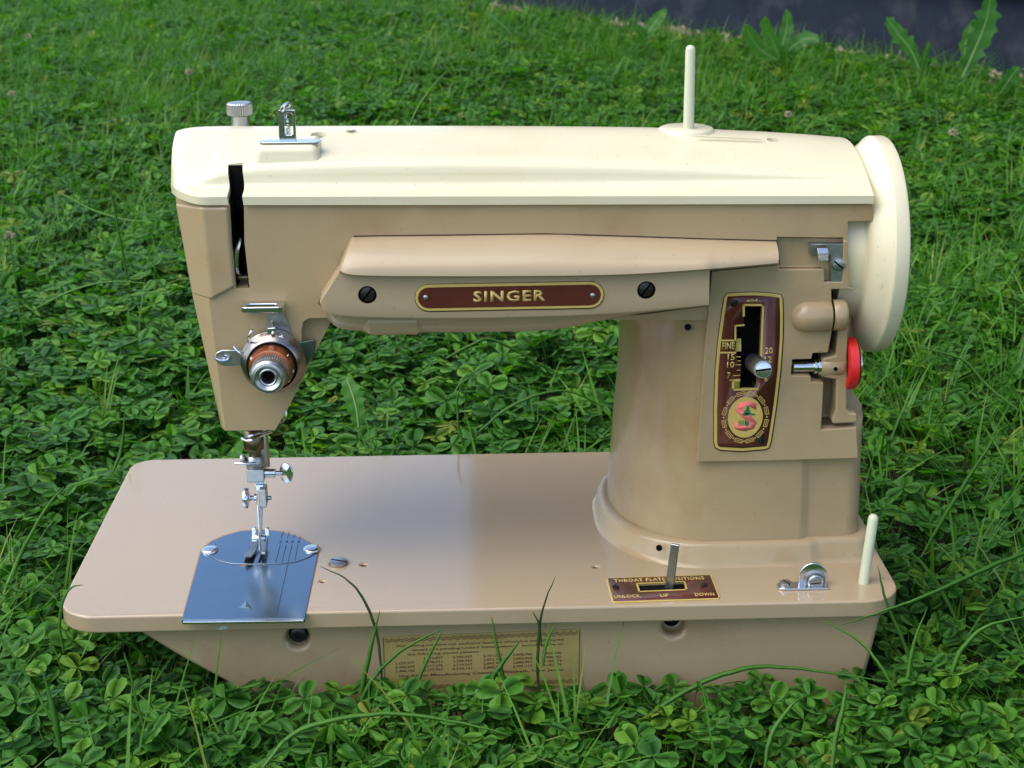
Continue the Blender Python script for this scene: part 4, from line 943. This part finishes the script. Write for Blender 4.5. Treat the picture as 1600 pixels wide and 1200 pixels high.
# hidden source pieces for the ground cover (kept out of the scene, only instanced by the node tree)
src = bpy.data.collections.new('ground_cover_pieces')
def src_obj(name, V_, F_, m):
    me = mesh_from(name, V_, F_, m); o = bpy.data.objects.new(name, me); src.objects.link(o); return o
NC = 8
for i in range(NC):
    V_, F_ = [], []
    for j, Mx in enumerate(clover_leaf_mats(i)):
        r = random.Random(i*7+j)
        v, f = leaflet_geo(r.uniform(8.5, 11), r.uniform(7.6, 9.4), r.uniform(-.10, .09), r.uniform(.03, .10), r.uniform(-.3, .1), i*3+j)
        o_ = len(V_); V_ += xf(v, Mx); F_ += [tuple(q+o_ for q in ff_) for ff_ in f]
    v, f = stem_geo((0, 0, 0), (random.uniform(-6, 6), random.uniform(-6, 6), -34)); o_ = len(V_); V_ += v; F_ += [tuple(q+o_ for q in ff_) for ff_ in f]
    src_obj('a_clover_leaf_%d' % i, V_, F_, CLOVER)
def blade_geo(L, w_, lean, az, base=(0, 0), n=5, droop=1.):
    v = []; f = []
    d_ = Vector((math.cos(az), math.sin(az), 0)); sd_ = Vector((-d_.y, d_.x, 0))
    for k in range(n+1):
        t = k/n; p = Vector((base[0], base[1], 0))+d_*(lean*L*(t**1.7))+Vector((0, 0, L*(t - .35*droop*lean*t*t)))
        ww = w_*(1-t**2.2)*.5+.08
        v += [p-sd_*ww, p-Vector((0, 0, .18*w_))*(1-t), p+sd_*ww]
    for k in range(n):
        a = k*3; f += [(a, a+1, a+4, a+3), (a+1, a+2, a+5, a+4)]
    return v, f
NG = 6
for i in range(NG):
    V_, F_ = [], []; r = random.Random(100+i)
    for j in range(r.randint(4, 7)):
        v, f = blade_geo(r.uniform(30, 72), r.uniform(.8, 2.0), r.uniform(.15, .95), r.uniform(0, 6.28), (r.uniform(-4, 4), r.uniform(-4, 4)))
        o_ = len(V_); V_ += v; F_ += [tuple(q+o_ for q in ff_) for ff_ in f]
    src_obj('b_grass_tuft_%d' % i, V_, F_, GRASS)
V_, F_ = [], []; r = random.Random(5)
for j in range(5):
    v, f = blade_geo(r.uniform(15, 35), r.uniform(.7, 1.2), r.uniform(.8, 1.4), r.uniform(0, 6.28), (r.uniform(-6, 6), r.uniform(-6, 6)))
    o_ = len(V_); V_ += v; F_ += [tuple(q+o_ for q in ff_) for ff_ in f]
src_obj('c_straw', V_, F_, STRAW)
NTOT = NC+NG+1

def noise2(x, y, s, ph):
    return (np.sin(x/s+ph)+np.sin(y/s*1.13+ph*2)+np.sin((x+y)/s*.71+ph*.7)+np.sin((x-y*.8)/s*1.37+ph*1.9))/4
def scatter():
    zones = [  # x0,x1,y0,y1,density per m2 of clover, of grass
        (-350, 750, -420, 620, 17000, 4800), (-900, 1500, 620, 1500, 14500, 2300), (-1500, 2300, 1500, 3700, 10000, 3000), (370, 760, -250, 500, 500, 3000), (-260, 0, -250, 420, 500, 2500), (-1400, -350, -420, 620, 5000, 900), (750, 1700, -420, 620, 5000, 900), (-1400, 1700, -1600, -420, 3000, 600), (-1700, -900, 620, 1500, 4500, 1200), (1500, 2200, 620, 1500, 4500, 1200), (-2300, -1500, 1500, 3700, 4000, 1200)]
    P = []; R = []; Sc = []; I = []
    for (x0, x1, y0, y1, dc, dgr) in zones:
        area = (x1-x0)*(y1-y0)*1e-6
        for kind, dens in (('c', dc), ('g', dgr), ('s', 500)):
            n = int(area*dens); x = rng.uniform(x0, x1, n); y = rng.uniform(y0, y1, n)
            # keep to what a wide look could see: a fan from the camera
            if kind == 'c': 
                keep0 = ~((y > 150) & (rng.uniform(0, 1, n) < .2)); m_ = noise2(x, y, 120, 1.) ; keep = rng.uniform(0, 1, n) < np.clip(.92+.5*m_ - np.clip((y-1200)/2600, 0, .3), .35, 1); keep &= keep0
            elif kind == 'g':
                m_ = noise2(x, y, 170, 4.); keep = rng.uniform(0, 1, n) < np.clip(.45+.9*m_+np.clip((y-700)/2500, 0, .4), .06, 1)
            else: keep = np.ones(n, bool)
            # fan
            lim = 1150+np.maximum(0, y+600)*.75; keep &= np.abs(x-180) < lim
            # under the machine
            keep &= ~((x > 62) & (x < 368) & (y > 2) & (y < 176))
            # building footprint
            s_ = (x-BC0.x)*BD.x+(y-BC0.y)*BD.y; t_ = (x-BC0.x)*BN.x+(y-BC0.y)*BN.y
            keep &= ~((s_ > -10) & (t_ > -8)); keep &= ~((s_ > 100) & (t_ > -45) & (rng.uniform(0, 1, n) < .8))
            x, y = x[keep], y[keep]; n = len(x)
            hum = 9*noise2(x, y, 60, 2.)+5*noise2(x, y, 23, 5.)
            if kind == 'c':
                z = GZ+25+hum+rng.uniform(-9, 9, n); sc = rng.uniform(.55, 1.2, n)*np.where(y > 620, 1.45, np.where(y > 150, 1.28, 1.)); tilt = rng.normal(0, .25, (n, 2)); tilt[:, 0] += .14
                inb = (x > -8) & (x < 376) & (y > -8) & (y < 186); z = np.where(inb, np.minimum(z, -30), z)
                near = (y < 8) & (y > -150) & (x > -50) & (x < 420); z = np.where(near, np.clip(z+5+np.clip((x-150)/60, 0, 3), -46, -24), z)
                ix = rng.integers(0, NC, n)
            elif kind == 'g':
                z = GZ+rng.uniform(-2, 4, n); sc = rng.uniform(.6, 1.25, n); tilt = rng.normal(0, .12, (n, 2)); ix = NC+rng.integers(0, NG, n)
                inb = (x > -25) & (x < 392) & (y > -30) & (y < 205); sc = np.where(inb, sc*.58, sc)
            else:
                z = GZ+rng.uniform(0, 6, n); sc = rng.uniform(.6, 1.2, n); tilt = rng.normal(0, .2, (n, 2)); ix = np.full(n, NC+NG)
            P.append(np.stack([x, y, z], 1)*S); R.append(np.stack([tilt[:, 0], tilt[:, 1], rng.uniform(0, 6.28, n)], 1)); Sc.append(sc); I.append(ix)
    return np.concatenate(P), np.concatenate(R), np.concatenate(Sc), np.concatenate(I)
def build_cover():
    P, R, Sc, I = scatter()
    for nm, lo, hi, label in (('clover', 0, NC, 'dense white clover leaves covering the lawn'), ('grass', NC, NC+NG, 'short green grass growing through the clover'), ('dry_grass', NC+NG, NTOT, 'dry straw bits low between the clover stems')):
        sel = (I >= lo) & (I < hi); p = P[sel]
        me = bpy.data.meshes.new(nm); me.vertices.add(len(p)); me.vertices.foreach_set('co', p.astype(np.float32).ravel())
        a = me.attributes.new('rot', 'FLOAT_VECTOR', 'POINT'); a.data.foreach_set('vector', R[sel].astype(np.float32).ravel())
        a = me.attributes.new('scl', 'FLOAT', 'POINT'); a.data.foreach_set('value', Sc[sel].astype(np.float32))
        a = me.attributes.new('idx', 'INT', 'POINT'); a.data.foreach_set('value', (I[sel]-lo).astype(np.int32))
        o = bpy.data.objects.new(nm, me); COL.objects.link(o); tag(o, label, kind='stuff')
        sub = bpy.data.collections.new(nm+'_pieces')
        for i, so in enumerate(sorted(src.objects, key=lambda q: q.name)):
            if lo <= i < hi: sub.objects.link(so)
        g = bpy.data.node_groups.new(nm+'_cover', 'GeometryNodeTree')
        g.interface.new_socket('Geometry', in_out='INPUT', socket_type='NodeSocketGeometry'); g.interface.new_socket('Geometry', in_out='OUTPUT', socket_type='NodeSocketGeometry')
        N = g.nodes; gi = N.new('NodeGroupInput'); go = N.new('NodeGroupOutput'); ip = N.new('GeometryNodeInstanceOnPoints'); ci = N.new('GeometryNodeCollectionInfo')
        ci.inputs[0].default_value = sub; ci.inputs['Separate Children'].default_value = True; ci.inputs['Reset Children'].default_value = True
        def attr(n_, t_):
            q = N.new('GeometryNodeInputNamedAttribute'); q.data_type = t_; q.inputs[0].default_value = n_; return [s for s in q.outputs if s.enabled][0]
        g.links.new(gi.outputs[0], ip.inputs['Points']); g.links.new(ci.outputs[0], ip.inputs['Instance']); ip.inputs['Pick Instance'].default_value = True
        g.links.new(attr('idx', 'INT'), ip.inputs['Instance Index'])
        er = N.new('FunctionNodeEulerToRotation'); g.links.new(attr('rot', 'FLOAT_VECTOR'), er.inputs[0]); g.links.new(er.outputs[0], ip.inputs['Rotation'])
        g.links.new(attr('scl', 'FLOAT'), ip.inputs['Scale']); g.links.new(ip.outputs[0], go.inputs[0])
        md = o.modifiers.new('cover', 'NODES'); md.node_group = g
    print('cover points', len(P))
build_cover()

# --- individual clover plants in the foreground (leaflets as parts)
def clover_plants():
    protos = []
    for i in range(5):
        v, f = stem_geo((0, 0, 0), (random.uniform(-5, 5), random.uniform(-5, 5), -36), .55); st = mesh_from('clover_plant', v, f, GRASS)
        lf = [mesh_from('leaflet', *leaflet_geo(random.uniform(9.5, 11.5), random.uniform(8.6, 10), random.uniform(-.08, .09), random.uniform(.03, .09), random.uniform(-.3, .1), 50+i*3+j), CLOVER) for j in range(3)]
        protos.append((st, lf, clover_leaf_mats(60+i)))
    k = 0
    for _ in range(3000):
        if k >= 190: break
        px = random.uniform(10, 1590); py = random.uniform(1075, 1190)
        if random.random() < .3: px = random.choice((random.uniform(0, 90), random.uniform(1410, 1600))); py = random.uniform(880, 1100)
        z = GZ+random.uniform(27, 43)+ (3 if py > 1130 else 0); q = fz(px, py, z)
        if -10 < q.x < 378 and -4 < q.y < 182: continue
        st, lf, ms = protos[k % 5]; s_ = random.uniform(.62, 1.12)
        o = bpy.data.objects.new('clover_plant', st); COL.objects.link(o); o.location = q*S; o.scale = (s_,)*3
        o.rotation_euler = (random.gauss(.18, .3), random.gauss(0, .3), random.uniform(0, 6.28))
        tag(o, 'three-leaved green clover in the dense patch in front of and beside the sewing machine', 'clover', 'clover plants in the foreground')
        for me, Mx in zip(lf, ms):
            c = bpy.data.objects.new('leaflet', me); COL.objects.link(c); c.parent = o; c.matrix_local = Mx
        k += 1
clover_plants()

# --- long grass blades that can be singled out
def long_blade(pts, wmm, label, m=BLADE, group=None, name='grass_blade', cat='grass blade'):
    """pts: (px, py, Y) root first"""
    P = catmull([fy(*p) for p in pts], 6); n = len(P); v = []; f = []
    root = P[0]; tw = random.uniform(0, 6.28)
    for i in range(1, n): P[i] = P[i]+V(random.gauss(0, .09), random.gauss(0, .12), random.gauss(0, .08))
    for i, p in enumerate(P):
        d_ = (P[min(i+1, n-1)]-P[max(i-1, 0)]).normalized(); t = i/(n-1)
        s_ = d_.cross(V(.5*math.sin(t*4+tw), -1, .35+.5*math.cos(t*3+tw))).normalized(); nn = s_.cross(d_)
        ww = wmm*.42*(min(1, .55+t*1.6))*(1-t**2.4)+.08
        v += [p-s_*ww, p+nn*ww*.3, p+s_*ww, p-nn*.12]
    for i in range(n-1):
        a = i*4
        for x_ in range(4): y_ = (x_+1) % 4; f.append((a+x_, a+y_, a+4+y_, a+4+x_))
    v = [q-root for q in v]
    me = mesh_from(name, v, f, m); o = bpy.data.objects.new(name, me); COL.objects.link(o); o.location = root*S
    return tag(o, label, cat, group)
LB = [
 ([(600, 1110, -8), (592, 1010, -8), (575, 950, -7), (545, 908, -5), (500, 885, -2)], 1.5, 'dark thin grass stem arching over the bed edge, tip near the slide plate', DARKB),
 ([(560, 1160, -10), (566, 1080, -9), (580, 1010, -8), (594, 953, -8)], 3.0, 'pale wide grass blade standing left of the patent decal', BLADE),
 ([(545, 1140, -12), (580, 1065, -10), (630, 1015, -6), (698, 980, -4)], 2.2, 'green grass blade leaning right across the top of the patent decal', BLADE),
 ([(640, 1110, -8), (655, 1060, -6), (678, 1010, -5), (692, 985, -4)], 1.9, 'short dark grass blade over the left half of the patent decal', BLADE),
 ([(800, 1140, -10), (790, 1080, -8), (776, 1010, -6), (768, 963, -5)], 2.4, 'upright grass blade over the middle of the patent decal', BLADE),
 ([(735, 1130, -14), (765, 1068, -10), (790, 1030, -8), (814, 999, -6)], 3.0, 'wide grass blade leaning right over the middle of the decal', BLADE),
 ([(845, 1110, -8), (840, 1040, -7), (846, 960, -6), (868, 900, -5)], 1.6, 'dark thin grass stem crossing the bed edge right of the decal middle', DARKB),
 ([(846, 1010, -7), (842, 975, -7), (832, 955, -7)], 1.2, 'short side shoot of the dark grass stem over the bed edge', DARKB),
 ([(848, 1040, -7), (854, 1005, -7), (868, 975, -7)], 1.8, 'green shoot beside the dark grass stem at the bed edge', BLADE),
 ([(1000, 1130, -30), (1070, 1080, -24), (1160, 1045, -20), (1250, 1045, -20), (1400, 1068, -26)], 2.8, 'long grass blade arching low before the right end of the base', BLADE),
 ([(1400, 1085, -18), (1375, 1040, -14), (1340, 1000, -8), (1283, 967, -3)], 1.8, 'dark narrow blade bending left against the right end of the base', BLADE),
 ([(1430, 1080, -12), (1418, 1020, -10), (1385, 940, -8), (1372, 885, -6)], 2.0, 'thin blade rising in front of the right front bed corner', BLADE),
 ([(1650, 845, 30), (1560, 880, 10), (1450, 930, -8), (1380, 955, -10), (1314, 977, -8)], 2.6, 'long blade from the right laid across the right bed corner', BLADE),
 ([(1412, 1110, -20), (1418, 1060, -18), (1428, 1005, -16), (1448, 952, -14)], 2.4, 'pale upright blade right of the base, broad at its middle', BLADE),
 ([(1480, 1075, -15), (1500, 1020, -12), (1540, 980, -10), (1610, 962, -8)], 2.8, 'broad blade arching out of the right picture edge', BLADE),
 ([(1300, 1215, -95), (1305, 1160, -90), (1318, 1100, -85), (1323, 1060, -82)], 2.8, 'straight upright blade at the bottom right of the picture', BLADE),
 ([(1195, 1200, -90), (1205, 1150, -85), (1230, 1110, -80), (1250, 1090, -78)], 2.4, 'blade at the bottom right leaning right, left of the straight upright one', BLADE),
 ([(410, 1200, -80), (470, 1140, -70), (600, 1115, -66), (720, 1130, -68), (800, 1150, -72)], 2.4, 'long flat blade lying across the clover below the decal', BLADE),
 ([(100, 1020, 0), (93, 975, 0), (100, 935, 0), (112, 918, -1), (130, 914, -2)], 1.6, 'thin curved stem touching the left front corner of the bed', BLADE),
 ([(80, 1125, -50), (50, 1070, -48), (10, 1010, -46), (-10, 985, -45)], 2.0, 'pale stem leaning left at the left picture edge', BLADE),
 ([(95, 1175, -70), (85, 1120, -68), (75, 1080, -66), (64, 1040, -64)], 3.2, 'stout upright blade in the lower left corner of the picture', BLADE),
 ([(225, 1140, -50), (212, 1090, -48), (200, 1040, -46), (193, 1018, -45)], 1.8, 'slim upright blade below the left end of the bed', BLADE),
 ([(697, 560, 255), (735, 540, 258), (765, 530, 260), (810, 550, 262), (870, 585, 262), (905, 610, 262)], 2.4, 'long blade arching in the clover under the arm', BLADE),
 ([(748, 675, 215), (790, 640, 216), (840, 617, 218), (890, 612, 220), (950, 640, 224)], 2.4, 'blade arching low behind the bed next to the pillar', BLADE),
 ([(725, 700, 200), (716, 660, 202), (715, 620, 204), (722, 600, 206)], 1.8, 'short curved blade rising behind the middle of the bed', BLADE),
 ([(640, 560, 290), (610, 530, 285), (585, 480, 280)], 2.0, 'straight dark blade just under the light cover, left part', BLADE),
 ([(200, 440, 400), (185, 360, 395), (172, 290, 390), (168, 250, 388)], 2.2, 'tall blade in the clover left of the face plate', BLADE),
 ([(90, 300, 560), (150, 330, 540), (210, 345, 520), (250, 340, 500)], 1.8, 'blade lying sideways left of the cream lid', BLADE),
 ([(60, 480, 330), (110, 455, 325), (170, 440, 320), (250, 445, 315)], 2.0, 'blade lying towards the head at the left', BLADE),
 ([(640, 195, 600), (655, 165, 600), (680, 130, 600), (700, 110, 600)], 2.4, 'pale long blade behind the middle of the lid', BLADE),
 ([(1590, 640, 180), (1540, 600, 190), (1500, 560, 195), (1420, 540, 200)], 2.6, 'blade arching right of the handwheel', BLADE),
 ([(1440, 870, 60), (1480, 800, 60), (1530, 720, 62), (1570, 660, 64)], 2.6, 'blade leaning right beside the pillar', BLADE),
 ([(1500, 980, 10), (1470, 920, 8), (1440, 880, 6), (1420, 860, 5)], 2.6, 'blade leaning left above the right bed corner', BLADE),
 ([(20, 900, 60), (40, 850, 60), (75, 790, 60), (100, 760, 60)], 2.2, 'blade left of the bed leaning right', BLADE),
 ([(175, 740, 190), (190, 700, 192), (195, 640, 194)], 2.6, 'broad blade just behind the left rear corner of the bed', BLADE),
]
for pts, w_, lab, m_ in LB: long_blade(pts, w_, lab, m_)

# --- broad leaves: dandelion leaves and weeds by the wall
def broad_leaf(pts, wmm, toothed=True, m=WEED, face=V(0, -1, .6)):
    P = catmull([Vector(p) for p in pts], 7); n = len(P); v = []; f = []
    for i, p in enumerate(P):
        d_ = (P[min(i+1, n-1)]-P[max(i-1, 0)]).normalized(); t = i/(n-1); s_ = d_.cross(face).normalized(); nn = s_.cross(d_)
        ww = wmm*.5*math.sin(math.pi*min(1, .06+t**1.25*.94))**.7 if not toothed else wmm*.5*(math.sin(math.pi*(.05+.93*t**1.3))**.8)*(1+.28*(1 if i % 3 == 1 else (-.6 if i % 3 == 2 else 0)))
        ww = (ww+.5)*(1+.12*math.sin(i*2.7+wmm)); wob = wmm*.10*math.sin(i*1.3+wmm)
        v += [p-s_*ww+nn*(ww*.18+wob), p, p+s_*ww*.93+nn*(ww*.22-wob)]
    for i in range(n-1): a = i*3; f += [(a, a+1, a+4, a+3), (a+1, a+2, a+5, a+4)]
    return v, f
def leafy(name, root, leaves, label, cat, m=WEED):
    t = thing(name, root, label, cat)
    for (pts, w_, tooth) in leaves:
        v, f = broad_leaf([p for p in pts], w_, tooth); me = mesh_from('leaf', v, f, m); o = bpy.data.objects.new('leaf', me); COL.objects.link(o); o.parent = t; o.matrix_parent_inverse = Matrix.Translation(-t.location)
        # pale midrib
        bm = NB(); tube(bm, [Vector(p)+V(0, -.3, .3) for p in pts], [w_*.035+.25, .2], 5, 3); from_bm('midrib', bm, mat('midrib', (.22, .34, .12), .5), o, True)
    return t
g = lambda px, py, Y: fy(px, py, Y)
leafy('dandelion_leaf', g(560, 668, 232), [([g(560, 668, 232), g(557, 640, 234), g(550, 615, 238), g(541, 590, 244)], 11, True)], 'toothed dandelion leaf with pale midrib behind the bed, under the arm', 'leaf')
yw = lambda px, extra=0: None
def wallY(px, py):                      # a point a little in front of the foundation
    q = fz(px, py, GZ); return q.y
leafy('broadleaf_weed', g(1222, 95, 1850), [([g(1220, 95, 1850), g(1208, 66, 1850), g(1197, 45, 1845), g(1195, 25, 1840)], 20, False), ([g(1222, 95, 1850), g(1224, 66, 1855), g(1230, 40, 1860), g(1229, 14, 1862)], 20, False),
   ([g(1224, 88, 1850), g(1243, 70, 1835), g(1262, 60, 1825), g(1281, 64, 1815)], 22, False), ([g(1215, 95, 1850), g(1188, 78, 1845), g(1172, 56, 1840), g(1166, 38, 1838)], 24, False), ([g(1222, 95, 1850), g(1226, 80, 1835), g(1232, 72, 1825)], 14, False)], 'bright green broadleaf weed with several upright leaves before the foundation', 'weed')
leafy('broadleaf_weed', g(1435, 115, 1750), [([g(1440, 118, 1750), g(1424, 80, 1755), g(1402, 52, 1760), g(1385, 27, 1765)], 25, True), ([g(1437, 118, 1750), g(1446, 85, 1740), g(1452, 64, 1735)], 9, False)], 'single large toothed leaf leaning left before the foundation', 'weed')
leafy('dandelion_plant', g(1505, 120, 1700), [([g(1502, 125, 1700), g(1522, 80, 1702), g(1540, 36, 1706), g(1548, -8, 1710)], 34, True), ([g(1508, 120, 1700), g(1508, 70, 1705), g(1524, 30, 1710)], 15, True), ([g(1560, 150, 1600), g(1577, 125, 1590), g(1592, 104, 1585)], 20, True)], 'tall dandelion leaves in the upper right corner against the dark foundation', 'weed')
leafy('broadleaf_weed', g(1012, 62, 2000), [([g(1006, 62, 2000), g(1016, 46, 2000), g(1028, 30, 2005), g(1041, 14, 2010)], 20, False), ([g(1010, 66, 2000), g(1002, 50, 1995), g(990, 42, 1990)], 16, False)], 'single pointed leaf before the foundation behind the spool pin', 'weed')
leafy('broadleaf_weed', g(795, 52, 2300), [([g(800, 55, 2300), g(788, 42, 2300), g(774, 30, 2300), g(764, 20, 2305)], 24, False)], 'rounded pale leaf in the grass near the building corner', 'weed')

# --- white clover blossoms
def blossom(px, py, Y, r, label):
    r *= .7; c = fy(px, py, Y); t = thing('clover_flower', (c.x, c.y, GZ), label, 'flower')
    bm = NB()
    for k in range(60):
        u = Vector((random.gauss(0, 1), random.gauss(0, 1), random.gauss(0, 1))).normalized(); u.z = u.z*.8
        _, a, b = frame_of(u); p0 = c+u*r*.35; tip = c+u*r*random.uniform(.85, 1.15); w_ = r*.16
        q = [bm.verts.new(x_) for x_ in (p0, p0.lerp(tip, .6)+a*w_, tip, p0.lerp(tip, .6)-a*w_)]; bm.faces.new(q)
        q = [bm.verts.new(x_) for x_ in (p0, p0.lerp(tip, .6)+b*w_, tip, p0.lerp(tip, .6)-b*w_)]; bm.faces.new(q)
    from_bm('blossom', bm, PETAL, t, False, norm=False)
    bm = NB(); tube(bm, [V(c.x+3, c.y, GZ), V(c.x, c.y+2, c.z*.5+GZ*.5), c], .7, 6, 3); from_bm('stem', bm, BLADE, t)
blossom(295, 112, 1150, 7, 'pale clover flower behind the left end of the lid, upper left')
blossom(15, 368, 520, 6.5, 'pale clover flower at the left picture edge beside the lid')
blossom(44, 56, 1400, 6, 'clover flower near the upper left corner')
blossom(18, 146, 1080, 6, 'clover flower at the left edge below the corner one')
blossom(1232, 178, 900, 6, 'small pale clover flower behind the lid, right of the spool pin')
blossom(1490, 207, 820, 7, 'yellowed clover flower right of the handwheel top')
print('done')
